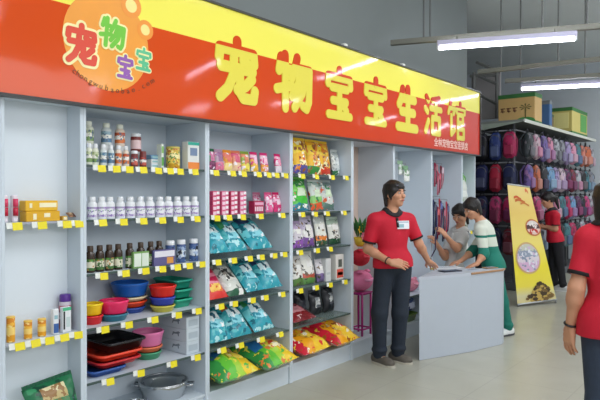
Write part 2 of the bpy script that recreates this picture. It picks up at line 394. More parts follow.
for ch, p0, p1 in (('宠', 212, 260), ('物', 272, 313), ('宝', 323, 354), ('宝', 362, 388), ('生', 395, 418), ('活', 423, 442), ('馆', 446, 466)):
    x0, x1 = sx(p0, YS), sx(p1, YS); mb = MB(); t = {'宠': .08, '物': .078, '宝': .074, '生': .094, '活': .068, '馆': .056}[ch]
    glyph(mb, ch, x0 + .03, 2.15, x1 - x0 - .06, .42, t, YS - .006, YS + .001)
    mb.build('sign_character', SMI, sg, recalc=True)
# round logo at the near end
def disc(mb, cx, cz, r, y0, y1, n=40, ri=None):
    if ri is None: return mb.prism([(cx + r * math.cos(-2 * math.pi * k / n), cz + r * math.sin(-2 * math.pi * k / n)) for k in range(n)], y0, y1)
    vs = []; 
    for k in range(n):
        a = 2 * math.pi * k / n
        vs += [(cx + q * math.cos(a), y, cz + q * math.sin(a)) for q, y in ((ri, y1), (ri, y0), (r, y0), (r, y1))]
    mb.add(vs, [(4 * k + j, 4 * ((k + 1) % n) + j, 4 * ((k + 1) % n) + j + 1, 4 * k + j + 1) for k in range(n) for j in range(3)])
def sp(px, py): p = at_y(px, py, YS); return p.x, p.z
mb = MB(); c = sp(108, 42); disc(mb, c[0], c[1], .275, YS - .002, YS + .001); mb.build('logo_disc', mat((247, 158, 30), .35, coat=.6), sg)
for px, py, r in ((145, 30, .058), (131, 6, .07), (112, -12, .05)):
    c = sp(px, py)
    mb = MB(); disc(mb, c[0], c[1], r, YS - .003, YS + .001, 28, r * .56); mb.build('bubble_ring', mat((246, 150, 28), .35, coat=.6), sg)
    mb = MB(); disc(mb, c[0], c[1], r * .58, YS - .0025, YS + .001, 24); mb.build('bubble_centre', mat((252, 232, 140), .35, coat=.6), sg)
for ch, a, b, col, rot, th in (('宠', (62, 22), (99, 66), (226, 60, 18), -.02, .034), ('物', (97, 17), (126, 50), (110, 200, 40), -.1, .026), ('宝', (115, 54), (134, 80), (150, 84, 176), -.05, .02), ('宝', (134, 47), (152, 72), (90, 196, 140), -.05, .018)):
    x0, z1 = sp(*a); x1, z0 = sp(*b); dz = 0.
    zc = (z0 + z1) / 2; h = (at_y((a[0] + b[0]) / 2, a[1], YS).z - at_y((a[0] + b[0]) / 2, b[1], YS).z); zc = (at_y((a[0] + b[0]) / 2, a[1], YS).z + at_y((a[0] + b[0]) / 2, b[1], YS).z) / 2
    mb = MB(); glyph(mb, ch, x0 + th / 2, zc - h / 2 + th / 2, x1 - x0 - th, h - th, th * 1.9, YS - .004, YS + .001, rot); mb.build('logo_outline', mat((252, 240, 170), .35, coat=.6), sg)
    mb = MB(); glyph(mb, ch, x0 + th / 2, zc - h / 2 + th / 2, x1 - x0 - th, h - th, th, YS - .006, YS + .001, rot); mb.build('logo_character', mat(col, .35, coat=.6), sg)
def text(body, size, m, parent, mw, name='lettering', ext=0.0005, offset=0.):
    c = bpy.data.curves.new('lettering', 'FONT'); c.body = body; c.size = size; c.extrude = ext; c.offset = offset; c.align_x = 'CENTER'; c.align_y = 'CENTER'; c.resolution_u = 3
    o = bpy.data.objects.new('lettering', c); COL.objects.link(o)
    dg = bpy.context.evaluated_depsgraph_get(); me = bpy.data.meshes.new_from_object(o.evaluated_get(dg)); me.name = name
    bpy.data.objects.remove(o); bpy.data.curves.remove(c)
    if mw is not None: me.transform(mw)
    if parent is None: return me
    return obj(name, me, m, parent)
FRONT = Matrix.Rotation(math.pi / 2, 4, 'X')
arc = [(74, 71), (84, 78), (97, 85), (112, 90), (126, 91.5), (140, 88), (152, 81)]
s_ = 'chongwubaobao.com'; DK = mat((110, 60, 20), .5)
lt = []
for i, ch in enumerate(s_):
    q = i / (len(s_) - 1) * (len(arc) - 1); k = min(int(q), len(arc) - 2); f = q - k
    p = (arc[k][0] + (arc[k + 1][0] - arc[k][0]) * f, arc[k][1] + (arc[k + 1][1] - arc[k][1]) * f); c = sp(*p); c2 = sp(*arc[k + 1]); c1 = sp(*arc[k])
    an = math.atan2(c2[1] - c1[1], c2[0] - c1[0])
    lt.append(text(ch, .045, None, None, Matrix.Translation((c[0], YS - .003, c[1])) @ FRONT @ Matrix.Rotation(an, 4, 'Z')))
def join(mes, name):
    v = []; f = []
    for me in mes:
        b = len(v); v += [tuple(p.co) for p in me.vertices]; f += [tuple(b + i for i in p.vertices) for p in me.polygons]
    r = bpy.data.meshes.new(name); r.from_pydata(v, [], f); r.update(); return r
obj('web_address_lettering', join(lt, 'web_address_lettering'), DK, sg)
x0, x1 = sx(432, YS), sx(469, YS)
text('全林宠物宝宝连锁店', .1, mat((250, 205, 190), .5), sg, Matrix.Translation(((x0 + x1) / 2, YS - .003, 2.035 + .03)) @ FRONT, 'small_line_lettering', offset=.002)

# ------------------------------------------------------------------ generators for goods
def P(p0, p1, pt, yf, d, z):
    """pixel extents of a box-like thing whose front is at depth yf -> centre x, centre y, width, height"""
    a = sx(p0, yf + d); b = sx(p1, yf)
    if b - a < .02: a = b - .02
    return (a + b) / 2, yf + d / 2, b - a, at_y((p0 + p1) / 2, pt, yf + .3 * d).z - z
def carton(name, label, cat, loc, size, m, panels=(), group=None, rz=0., bev=.003):
    w, d, h = size
    o = tag(cached(('box', round(w, 3), round(d, 3), round(h, 3), bev), lambda: MB().box((0, 0, h / 2), (w, d, h), bev).mesh(name)) and obj(name, MESH[('box', round(w, 3), round(d, 3), round(h, 3), bev)], m, None, loc, (0, 0, rz)), label, cat, group)
    for (u0, u1, v0, v1, pm, nm) in panels:      # printed panels on the front face
        MB().box(((u0 + u1) / 2 * w - w / 2, -d / 2 - .0006, (v0 + v1) / 2 * h), ((u1 - u0) * w, .0016, (v1 - v0) * h)).build(nm, pm, o)
    return o
def bottle(name, label, loc, r, h, body, cap, band, group=None, kind=0, band_rng=(.14, .62), cat='bottle'):
    pr = {0: [(r * .94, 0), (r, .02 * h), (r, .66 * h), (r * .92, .72 * h), (r * .6, .79 * h), (r * .56, .82 * h)],
          1: [(r * .95, 0), (r, .02 * h), (r, .76 * h), (r * .95, .8 * h), (r * .86, .82 * h)]}[kind]
    me = cached(('bot', round(r, 4), round(h, 3), kind), lambda: MB().lathe(pr, n=16).mesh('bottle', True))
    o = tag(obj(name, me, body, None, loc), label, 'bottle' if cat == 'bottle' else cat, group)
    rc = r * (.66 if kind == 0 else .93)
    cp = cached(('cap', round(rc, 4), round(h, 3)), lambda: MB().lathe([(rc, .8 * h), (rc * 1.02, .82 * h), (rc, .97 * h), (rc * .9, h)], n=16).mesh('cap', True))
    obj('cap', cp, cap, o)
    bd = cached(('band', round(r, 4), round(h, 3), band_rng), lambda: MB().lathe([(r * 1.012, band_rng[0] * h), (r * 1.012, band_rng[1] * h)], n=16, caps=False).mesh('label_band', True))
    obj('label_band', bd, band, o)
    return o
def pouch_pt(u, v, w, h, t, side, seed, wr):
    e = max(0, 1 - abs(u) ** 2.6) ** .55 * max(0, 1 - abs(v) ** 3.2) ** .6
    n = mnoise.noise((u * 1.7 + seed, v * 2.1, side * 3.1 + seed)) * wr + mnoise.noise((u * 5 + seed, v * 6, side * 5)) * wr * .5
    x = u * w / 2 * (1 - .07 * (1 - v * v) - .03 * abs(mnoise.noise((v * 3, seed, 1))))
    return (x, side * (t / 2 * e + n * t * e), (v + 1) / 2 * h)
def bag(name, label, loc, w, h, t, m, panel=None, seal=None, tilt=0., rz=0., roll=0., group=None, cat='bag', pr=(-.6, .6, -.5, .35), wr=.18, seed=None, panel2=None, pr2=(-.5, .1, -.2, .3)):
    seed = random.uniform(0, 50) if seed is None else seed
    nu, nv = 13, 17; mb = MB()
    for side in (-1, 1):
        mb.grid([[pouch_pt(-1 + 2 * i / (nu - 1), -1 + 2 * j / (nv - 1), w, h, t, side, seed, wr) for j in range(nv)] for i in range(nu)])
    o = mb.build(name, m, None, True); 
    lift = math.sin(tilt) * t * .5 + (.008 if tilt > .6 else .001)
    o.location = (loc[0], loc[1], loc[2] + lift + abs(math.sin(roll)) * w / 2 * .9)
    o.rotation_euler = Matrix.Rotation(rz, 3, 'Z').to_4x4().to_3x3().__matmul__(Matrix.Rotation(-tilt, 3, 'X')).__matmul__(Matrix.Rotation(roll, 3, 'Y')).to_euler()
    tag(o, label, cat, group)
    if seal is not None:
        mb = MB(); n = 24
        mb.grid([[(-w / 2 * .97 + w * .97 * i / n, (.004 if i % 2 else -.004), h + z) for z in (-.012, .018)] for i in range(n + 1)])
        mb.build('top_seal', seal, o)
    for pm, rg, off in ((panel, pr, .0025), (panel2, pr2, .005)):
        if pm is None: continue
        k = 9; mb = MB()
        pts = []
        for i in range(k):
            row = []
            for j in range(k):
                u = rg[0] + (rg[1] - rg[0]) * i / (k - 1); v = rg[2] + (rg[3] - rg[2]) * j / (k - 1)
                x, y, z = pouch_pt(u, v, w, h, t, -1, seed, wr); row.append((x, y - off, z))
            pts.append(row)
        mb.grid(pts); mb.build('printed_panel', pm, o, True)
    return o
def bowl_mesh(R, h, ruf=0.):
    mb = MB(); n = 28
    prof = [(R * .8, 0), (R * .84, .004), (R * .95, h * .75), (R, h * .88), (R * .99, h), (R * .93, h), (R * .86, h * .8), (R * .72, .012), (0.001, .01)]
    vs = []
    P_ = []
    for i in range(n):
        a = 2 * math.pi * i / n; P_.append([((r * (1 + (ruf * math.cos(7 * a) if z > h * .6 else 0))) * math.cos(a), (r * (1 + (ruf * math.cos(7 * a) if z > h * .6 else 0))) * math.sin(a), z) for r, z in prof])
    mb.grid(P_, True); mb.lathe([(R * .8, 0), (.001, 0)], n=n, caps=False)
    return mb.mesh('bowl', True)
def bowl(label, loc, R, h, col, group, ruf=.0, name='pet_bowl', m=None, rim=None):
    o = tag(obj(name, cached(('bowl', round(R, 3), round(h, 3), ruf), lambda: bowl_mesh(R, h, ruf)), m or mat(col, .3, var=.04), None, loc), label, 'bowl', group)
    if rim is None: rim = m or mat(tuple(min(255, int(c * 1.08 + 8)) for c in col), .25, var=.02)
    def rm():
        mb = MB(); mb.tube([(R * .965 * (1 + ruf * math.cos(7 * 2 * math.pi * k / 28)) * math.cos(2 * math.pi * k / 28), R * .965 * (1 + ruf * math.cos(7 * 2 * math.pi * k / 28)) * math.sin(2 * math.pi * k / 28), h) for k in range(28)], .006, 6, True); return mb.mesh('rim', True)
    obj('rim', cached(('rim', round(R, 3), round(h, 3), ruf), rm), rim, o)
    return o
def rr(w, d, r, n=5):
    out = []
    for cx, cy, a0 in ((w / 2 - r, d / 2 - r, 0), (-w / 2 + r, d / 2 - r, 90), (-w / 2 + r, -d / 2 + r, 180), (w / 2 - r, -d / 2 + r, 270)):
        for k in range(n + 1): a = R_(a0 + 90 * k / n); out.append((cx + r * math.cos(a), cy + r * math.sin(a)))
    return out
def tray(label, loc, w, d, h, col, group, name='litter_tray', cat='tray', rz=0.):
    mb = MB(); L = []
    for s_, z in ((.8, 0), (.82, .004), (.93, h * .9), (1.0, h), (1.0, h - .006)): L.append([(x, y, z) for x, y in rr(w * s_, d * s_, min(w, d) * .15 * s_)])
    inner = [[(x, y, z) for x, y in rr(w * s_, d * s_, min(w, d) * .15 * s_)] for s_, z in ((.9, h), (.78, .01))]
    seq = [L[0], L[1], L[2], L[4], L[3], inner[0], inner[1]]
    mb.grid([[seq[j][i] for j in range(len(seq))] for i in range(len(L[0]))], True)
    n = len(L[0]); mb.add(L[0], [tuple(range(n))]); mb.add(inner[1], [tuple(range(n))])
    o = tag(mb.build(name, mat(col, .3, var=.04), None, True, loc, (0, 0, rz)), label, cat, group)
    mb = MB(); mb.tube([(x, y, h + .002) for x, y in rr(w * .97, d * .97, min(w, d) * .15)], .006, 6, True); mb.build('rim', mat(tuple(min(255, int(c * 1.05 + 12)) for c in col), .25), o, True)
    return o
YF = .035
WHITE = mat((232, 234, 236), .35, var=.02)

# ---- sparse bay: upper shelf
z = ZS[1]
for i, (a, b) in enumerate(((-1, 8.5), (9.5, 18.5))):
    cx, cy, w_, h_ = P(a, b, 195, YF, .035, z)
    o = carton('blister_pack', ['tall pink and white blister pack at the shelf end, beside its twin', 'tall pink and white blister pack touching the yellow cartons'][i], 'pack', (cx, cy, z), (w_ * .96, .035, h_), mat((236, 228, 234), .25, var=.02), group='pink blister packs', bev=.006)
    for k, (z0, z1, c) in enumerate(((.24, .55, (196, 22, 60)), (.57, .86, (222, 60, 100)))):
        mb = MB(); mb.tube([(0, -.016, h_ * z0), (0, -.016, h_ * z1)], w_ * .44, 10); mb.build('pink_bottle', mat(c, .25), o, True)
YB = pack([(0, (224, 168, 24)), (.5, (236, 186, 40))], [(248, 226, 150), (250, 240, 200)], .1, 40, 3, .45, bump=0)
LETW = mat((250, 240, 200), .5)
cx, cy, w1, h1 = P(19.5, 60, 211, YF, .07, z)
c1 = carton('remedy_carton', 'lower long yellow medicine carton with white print, under its twin', 'carton', (cx, cy, z), (w1, .07, h1), mat((226, 172, 26), .45), [(.2, .3, .2, .75, LETW, 'printed_mark'), (.52, .7, .4, .8, LETW, 'printed_panel')], group='long yellow cartons')
cx, cy, w2, h2 = P(19, 58, 201, YF, .07, z + h1)
c2 = carton('remedy_carton', 'upper long yellow medicine carton with white lettering along its front', 'carton', (cx, cy, z + h1 + .001), (w2, .068, h1), mat((236, 184, 34), .45), [(.12, .2, .3, .75, LETW, 'printed_mark'), (.42, .95, .35, .78, LETW, 'lettering_panel')], group='long yellow cartons')
cx, cy, w_, h_ = P(61, 66, 218, YF, .04, z)
carton('small_carton', 'tiny golden carton lying beside the long yellow cartons', 'carton', (cx + .005, cy, z), (.03, .04, .025), mat((214, 170, 60), .5), [(.2, .8, .2, .8, LETW, 'printed_panel')])
for i, (px, c) in enumerate(((70.5, (150, 110, 80)), (76, (120, 70, 60)))):
    bag('treat_sachet', ['small tan sachet lying at the corner of the sparse upper shelf', 'small brown sachet against the divider on the sparse upper shelf'][i], (sx(px, .06), .045, z + .003), .03, .05, .016, mat(c, .35), mat((220, 190, 150), .4), tilt=1.1, group='small sachets')
# ---- sparse bay: lower shelf
z = ZS[3]
OR = pack([(0, (232, 160, 30)), (.3, (244, 186, 60)), (.8, (226, 140, 30))], [(250, 220, 140), (214, 140, 40)], .14, 60, 5, .4, bump=0)
for i, (a, b, t) in enumerate(((5, 14.5, 320), (22.5, 31.5, 324), (36.5, 45.5, 322))):
    cx = (sx(a, .06) + sx(b, .06)) / 2; r = (sx(b, .06) - sx(a, .06)) / 2 * .86; h_ = at_y((a + b) / 2, t, .03).z - z + .006
    o = tag(MB().lathe([(r * .98, 0), (r, .004), (r, h_ - .006), (r * .96, h_ - .001)], n=20).build('treat_canister', OR, None, True, (cx, YF + r, z)), ['tallest slim orange canister at the sparse shelf end', 'middle short orange canister of the three', 'short orange canister closest to the white medicine boxes'][i], 'canister', 'orange canisters')
    MB().lathe([(r * 1.03, h_ - .001), (r * 1.03, h_ + .006), (r * .9, h_ + .008)], n=20).build('lid', mat((246, 200, 90), .3), o, True)
    MB().lathe([(r * 1.008, h_ * .3), (r * 1.008, h_ * .62)], n=20, caps=False).build('label_band', mat((250, 214, 120), .4), o, True)
cx, cy, w_, h_ = P(50, 58.5, 309, YF, .03, z)
carton('medicine_box', 'slim white box with a blue patch beside the canisters', 'box', (cx, cy, z), (w_, .03, h_), WHITE, [(.08, .92, .05, .42, mat((58, 96, 160), .5), 'blue_panel'), (.2, .8, .6, .75, mat((150, 190, 200), .5), 'printed_panel')])
cx, cy, w_, h_ = P(59.5, 71, 307, YF, .03, z)
carton('medicine_box', 'tall white box with green top and black stripe, between blue-patched box and purple-capped jar', 'box', (cx, cy, z), (w_, .03, h_), WHITE, [(.02, .98, .86, .99, mat((80, 190, 140), .5), 'green_panel'), (.08, .26, .12, .84, mat((40, 44, 48), .5), 'black_stripe'), (.42, .85, .2, .6, mat((200, 216, 216), .5), 'printed_panel')])
bottle('purple_capped_jar', 'clear jar with a deep purple cap and red print against the divider', (1.775, .09, z), .032, .2, mat((206, 196, 206), .3), mat((86, 40, 140), .35), pack([(0, (150, 60, 80)), (.35, (214, 206, 214)), (.7, (190, 90, 110))], [(60, 30, 60)], .25, 60, 2), kind=1, band_rng=(.06, .7))
# ---- sparse bay: green sack on the base deck
GS = pack([(0, (22, 96, 62)), (.5, (28, 112, 70))], [(16, 70, 50), (60, 150, 100)], .25, 16, 4, .3)
bag('dog_food_sack', 'dark green pet food sack with tan dog picture low in the sparse bay', (1.665, -.1, ZS[5]), .29, .34, .09, GS, pack([(0, (70, 130, 80)), (.3, (196, 176, 120)), (.7, (226, 214, 170))], [(150, 110, 60)], .3, 30, 3), mat((20, 90, 60), .3), tilt=.36, roll=-.1, pr=(-.5, .5, .2, .85))

# ---- bottle bay, top shelf: tiers of bottles, boxes and tins
z = ZS[0]
def lab(c1, c2, s): return pack([(0, c1), (.35, (240, 236, 226)), (.7, c2)], [c1, (90, 110, 130)], .3, 70, s, .4, bump=0)
BT = [('cream', (224, 226, 206), (120, 150, 90), (196, 204, 160)), ('pale blue', (216, 222, 220), (90, 130, 160), (150, 180, 190)), ('orange labelled', (232, 214, 196), (220, 120, 60), (200, 90, 50))]
r_ = .0195
fr = [(89, 0), (95.5, 0), (103.5, 1), (111, 1), (118.5, 2), (126, 2)]
for i, (px, k) in enumerate(fr):
    bottle('supplement_bottle', f'{ORD[i]} small {BT[k][0]} bottle in the front tier of the top shelf', (sx(px, .06), .06, z), r_, .125, mat(BT[k][1], .3), WHITE, lab(BT[k][2], BT[k][3], i), 'small supplement bottles')
for i, (px, k) in enumerate(((88.5, 0), (106.5, 1), (120, 2))):
    x = sx(px, .14)
    bottle('supplement_bottle', f'{["cream white", "pale blue labelled", "orange labelled"][i]} big bottle raised at the back of the top shelf', (x, .14, z + .126), .031, .135, mat(BT[k][1], .3), mat((228, 230, 214), .35), lab(BT[k][2], BT[k][3], i + 9), 'raised supplement bottles')
    carton('stacked_bottle_box', f'plain white box carrying the {["cream white", "pale blue labelled", "orange labelled"][i]} big bottle', 'box', (x, .14, z), (.058, .06, .125), mat((214, 216, 216), .5), [(.1, .9, .3, .7, mat((190, 200, 196), .5), 'printed_panel')], group='white boxes under bottles')
RB = mat((120, 44, 40), .3)
bottle('vitamin_jar', 'dark red vitamin jar with white cap standing highest on the top shelf', (sx(136, .13), .13, z + .1), .033, .115, RB, WHITE, mat((226, 196, 196), .4), kind=1)
carton('stacked_bottle_box', 'plain pale box carrying the raised dark red vitamin jar', 'box', (sx(136, .13), .13, z), (.064, .06, .099), mat((200, 204, 206), .5), [(.1, .9, .3, .7, mat((180, 190, 196), .5), 'printed_panel')], group='white boxes under bottles')
for i, px in enumerate((134.5, 143)):
    bottle('vitamin_jar', ['small dark red jar with white cap beside the orange labelled bottles', 'small dark red jar with red label next to the flat boxes'][i], (sx(px, .06), .06, z), .021, .1, RB, [WHITE, RB][i], lab((200, 90, 70), (150, 50, 46), 20 + i), 'small dark red jars', kind=1)
for i in range(3):
    carton('flat_box', ['lowest flat white box of three under the blue one', 'middle flat white box of the three', 'top flat box with blue upper face'][i], 'box', (sx(152, .12), .13, z + i * .028), (.085, .12, .0275), [mat((214, 222, 226), .45), mat((226, 228, 224), .45), mat((110, 150, 176), .45)][i], [(.1, .7, .3, .7, mat((150, 190, 190), .5), 'printed_panel')], group='flat boxes on the top shelf', bev=.002)
cx, cy, w_, h_ = P(156.5, 164, 144, YF, .05, z)
carton('medicine_box', 'slim box striped green and white before the yellow tin', 'box', (cx, cy, z), (w_, .05, h_), mat((222, 230, 214), .4), [(.1, .9, .1, .45, mat((90, 160, 70), .5), 'green_panel'), (.1, .9, .62, .9, mat((140, 190, 110), .5), 'printed_panel')])
TIN = pack([(0, (214, 160, 30)), (.25, (236, 196, 50)), (.75, (206, 170, 50))], [(250, 230, 150), (120, 150, 60), (180, 100, 30)], .4, 50, 7, .3, bump=0)
o = tag(MB().lathe([(.043, 0), (.045, .004), (.045, .13), (.043, .134)], n=24).build('milk_powder_tin', TIN, None, True, (sx(173, .085), .085, z)), 'round yellow milk powder tin on the top shelf', 'tin')
MB().lathe([(.046, .132), (.046, .142), (.042, .145)], n=24).build('lid', mat((206, 190, 90), .3), o, True)
MB().lathe([(.0455, .035), (.0455, .1)], n=24, caps=False).build('label_band', pack([(0, (240, 210, 90)), (.5, (250, 236, 170))], [(200, 120, 40), (100, 150, 70)], .4, 60, 9, bump=0), o, True)
cx, cy, w_, h_ = P(182, 199.5, 142, YF, .06, z)
carton('powder_carton', 'white carton with teal top and orange foot at the shelf corner', 'carton', (cx, cy, z), (w_, .06, h_), mat((226, 228, 222), .4), [(.02, .98, .88, .99, mat((50, 170, 150), .5), 'teal_panel'), (.02, .98, .02, .26, mat((240, 140, 60), .5), 'orange_panel'), (.2, .8, .5, .78, mat((120, 140, 170), .5), 'printed_panel')])
# ---- second shelf: twelve white bottles
z = ZS[1]; pxs = [(30, 70, 105, 148, 190, 232, 272, 315, 350, 388, 425, 460)[i] / 4.21 + 85 for i in range(12)]
WL = pack([(0, (196, 180, 210)), (.22, (236, 234, 240)), (.8, (170, 150, 196))], [(140, 116, 180), (230, 230, 236), (236, 236, 240), (150, 180, 160)], .4, 90, 2, .4, bump=0)
for i, px in enumerate(pxs):
    x = sx(px, .06); 
    bottle('lotion_bottle', f'{ORD[i]} white bottle with purple print from the logo end of the second shelf', (x, .06, z), .0285 if i < 4 else .031, .13, WHITE, WHITE, WL, 'row of white purple-labelled bottles', band_rng=(.1, .55))
# ---- third shelf: dark bottles, wide cards, blue bottles
z = ZS[2]; BR = mat((56, 40, 26), .2, var=.1)
for i, px in enumerate((90, 99.5, 109, 118, 129.5, 140.5, 150.5, 159)):
    bottle('brown_bottle', f'{ORD[i]} dark brown bottle along the third shelf', (sx(px, .075), .075, z), .026, .152, BR, mat((70, 52, 36), .35), pack([(0, (60, 110, 50)), (.22, (226, 220, 196)), (.8, (90, 150, 60))], [(196, 140, 80) if i in (0, 1, 2) else (230, 224, 200), (70, 110, 56)], .3, 60, i, .4, bump=0), 'row of dark brown bottles', band_rng=(.08, .5))
cx, cy, w_, h_ = P(131, 149, 256, .022, .02, z)
carton('display_card', 'green and white product card standing before the brown bottles', 'card', (cx, .03, z), (w_, .02, .1), mat((120, 160, 90), .5), [(.05, .48, .1, .9, mat((226, 234, 220), .5), 'printed_panel'), (.53, .95, .1, .9, mat((220, 230, 214), .5), 'printed_panel')], bev=.001)
cx, cy, w_, h_ = P(151.5, 175, 254, .022, .02, z)
carton('display_card', 'purple and white product card between green card and blue bottles', 'card', (cx, .03, z), (w_, .02, .1), mat((96, 92, 140), .5), [(.04, .96, .55, .92, mat((226, 224, 232), .5), 'printed_panel'), (.6, .9, .1, .5, mat((220, 150, 70), .5), 'orange_panel')], bev=.001)
for i, px in enumerate((170, 181, 193.5)):
    bottle('shampoo_bottle', ['white-capped blue bottle half behind the purple card', 'white-capped blue bottle with pale label, middle of three', 'white-capped blue bottle with black emblem next to the divider'][i], (sx(px, .075), .075, z), .031, .15, mat((70, 92, 140), .25), WHITE, pack([(0, (60, 90, 140)), (.3, (216, 224, 232)), (.75, (70, 100, 150))], [(30, 34, 50), (160, 180, 210)], .4, 45, i + 3, .4, bump=0), 'white-capped blue bottles', kind=1, band_rng=(.05, .72))
# ---- fourth shelf: plastic bowls
z = ZS[3]
bowl('low red bowl under the yellow bowl by the divider', (sx(90, .14) + .005, .13, z), .062, .045, (206, 30, 36), 'plastic pet bowls on the fourth shelf')
bowl('yellow bowl stacked on the low red bowl', (sx(90, .14) + .005, .13, z + .054), .06, .06, (244, 196, 20), 'plastic pet bowls on the fourth shelf')
bowl('teal bowl under the ruffled pink bowl', (sx(112, .14), .125, z), .085, .035, (40, 110, 130), 'plastic pet bowls on the fourth shelf')
bowl('ruffled pink bowl above the teal bowl', (sx(112, .14), .125, z + .044), .088, .07, (236, 44, 100), 'plastic pet bowls on the fourth shelf', .02)
xb = sx(132, .24)
bowl('low blue bowl at the foot of the blue, cream and red stack', (xb + .0, .265, z), .1, .03, (40, 70, 150), 'plastic pet bowls on the fourth shelf')
bowl('orange-red bowl under the cream one in the big blue stack', (xb + .0, .265, z + .039), .108, .03, (226, 70, 30), 'plastic pet bowls on the fourth shelf')
bowl('cream bowl just under the big blue bowl', (xb + .0, .265, z + .078), .11, .02, (240, 214, 170), 'plastic pet bowls on the fourth shelf')
bowl('big bright blue bowl topping the tall stack', (xb + .0, .265, z + .107), .118, .08, (26, 100, 190), 'plastic pet bowls on the fourth shelf', .015)
xb = sx(161.5, .13)
bowl('olive yellow bowl under the dark blue bowl', (xb, .12, z), .078, .035, (190, 180, 70), 'plastic pet bowls on the fourth shelf')
bowl('dark blue bowl between red and olive bowls', (xb, .12, z + .044), .082, .045, (46, 66, 170), 'plastic pet bowls on the fourth shelf')
bowl('shiny red bowl topping the stack before the green baskets', (xb, .12, z + .097), .086, .065, (222, 36, 22), 'plastic pet bowls on the fourth shelf', .012)
for k in range(3):
    tray([f'lowest sea-green basket of three', 'middle sea-green basket of three', 'top sea-green basket of three'][k] + ' by the divider', (2.638, .22, z + k * .064), .15, .26, .05, (40, 166 - 6 * k, 130), 'sea-green baskets', 'plastic_basket', 'basket')
# ---- fifth shelf: trays, bowls, grey boxes
z = ZS[4]
tray('small blue tray at the bottom of the tray stack', (sx(104, .12), .2, z), .24, .3, .03, (40, 80, 150), 'stacked litter trays')
tray('deep red tray between blue and orange trays', (sx(112, .15), .2, z + .04), .3, .32, .03, (190, 36, 40), 'stacked litter trays')
tray('bright orange-red tray under the black tray', (sx(113, .15), .2, z + .08), .31, .32, .032, (236, 66, 40), 'stacked litter trays')
tray('glossy black litter tray topping the stack', (sx(113, .2), .2, z + .122), .28, .33, .055, (18, 18, 20), 'stacked litter trays')
xb = sx(144, .2)
for k, (c, h, nm) in enumerate((((60, 140, 100), .04, 'green bowl at the base of the stack under the pink bowl'), ((214, 110, 70), .028, 'orange bowl between the green and pink bowls'), ((226, 120, 170), .085, 'translucent pink basin beside the black tray'))):
    bowl(nm, (xb + .03, .2, z + (0, .049, .086)[k]), (.085, .09, .1)[k], h, c, 'bowls on the tray shelf')
for k in range(3):
    o = carton('grey_carton', ['lowest pale grey carton with dog drawing', 'middle pale grey carton with dog drawing', 'top pale grey carton with dog drawing'][k] + ' beside the pink basin', 'carton', (2.666, .225, z + k * .083), (.112, .36, .082), mat((202, 212, 218), .55, var=.03), [(.15, .85, .25, .75, mat((176, 188, 196), .5), 'printed_panel')], group='pale grey cartons')
    mb = MB(); ya = -.08
    mb.add([(-.0566, ya + u, .03 + v) for u, v in ((.05, 0), (.04, .026), (.012, .024), (-.02, .034), (-.035, .026), (-.022, .018), (-.022, 0), (-.012, 0), (-.008, .014), (.032, .012), (.042, 0))], [tuple(range(11))])
    mb.build('dog_drawing', mat((120, 132, 140), .5), o)
# ---- base deck: steel bowls
STEEL = mat((196, 198, 200), .16, metal=1., var=.03)
z = ZS[5]
o = bowl('large shiny steel feeding bowl on the base deck', (sx(166, .17), .2, z), .165, .1, None, None, name='steel_bowl', m=STEEL)
for a in (-.9, 2.3):
    mb = MB(); mb.tube([(.16 * math.cos(a + t), .16 * math.sin(a + t), .075) if abs(t) > .19 else (.2 * math.cos(a + t * .9), .2 * math.sin(a + t * .9), .08) for t in (-.25, -.18, 0, .18, .25)], .007, 6); mb.build('handle', STEEL, o, True)
bowl('small steel dish before the trays on the base deck', (sx(137, .1), .1, z), .06, .05, None, None, name='steel_bowl', m=STEEL)
# ---- pink packet bay
z = ZS[0]
pc = [((60, 130, 90), (120, 50, 90), (210, 120, 160)), ((200, 170, 190), (230, 120, 150), (160, 110, 150)), ((240, 170, 60), (246, 220, 140), (230, 120, 100)), ((232, 150, 120), (240, 200, 160), (216, 90, 120)), ((160, 190, 90), (240, 220, 90), (220, 130, 90)), ((226, 60, 130), (240, 190, 60), (250, 200, 220)), ((224, 70, 140), (240, 160, 60), (250, 190, 210)), ((220, 40, 120), (230, 220, 225), (250, 160, 190))]
pn = ['dark green and mauve', 'lilac', 'golden orange', 'salmon', 'lime and yellow', 'hot pink with yellow foot', 'magenta with orange foot', 'pink and silver']
for i, px in enumerate((212, 220, 228.5, 237, 246, 255, 265, 279)):
    a, b, c = pc[i]
    bag('snack_packet', f'small {pn[i]} snack packet on the top shelf of the pink bay', (sx(px, .06), .06, z), .082, .132, .042, pack([(0, b), (.4, a), (.8, c)], [b, c, (245, 235, 240)], .3, 40, i), mat(c, .3), mat(a, .3), tilt=.16, rz=random.uniform(-.12, .12), group='small snack packets', pr=(-.5, .5, -.1, .6))
z = ZS[1]
for i, px in enumerate((214.5, 223.5, 232.5, 241.5)):
    for k in range(5):
        carton('treat_box', f'{ORD[k]} pink treat box up in the {ORD[i]} column of boxes', 'box', (sx(px, .05), .062, z + k * .0335), (.066, .06, .033), mat((214, 70, 116) if i in (0, 2) else (222, 104, 144), .4), [(.06, .5, .12, .78, mat((246, 206, 220), .4), 'printed_panel'), (.55, .95, .3, .9, mat((244, 236, 238), .4), 'white_panel')], group='columns of pink treat boxes', bev=.002)
cx, cy, w_, h_ = P(248.5, 264, 199, YF, .06, z)
carton('treat_tray', 'crimson and white striped treat tray between columns and pink bags', 'tray pack', (cx, cy, z), (w_, .06, .095), mat((176, 34, 80), .4), [(.06 + .22 * j, .2 + .22 * j, .2, .55, mat((244, 220, 230), .4), 'white_panel') for j in range(4)] + [(.05, .95, .68, .9, mat((230, 170, 195), .4), 'printed_panel')])
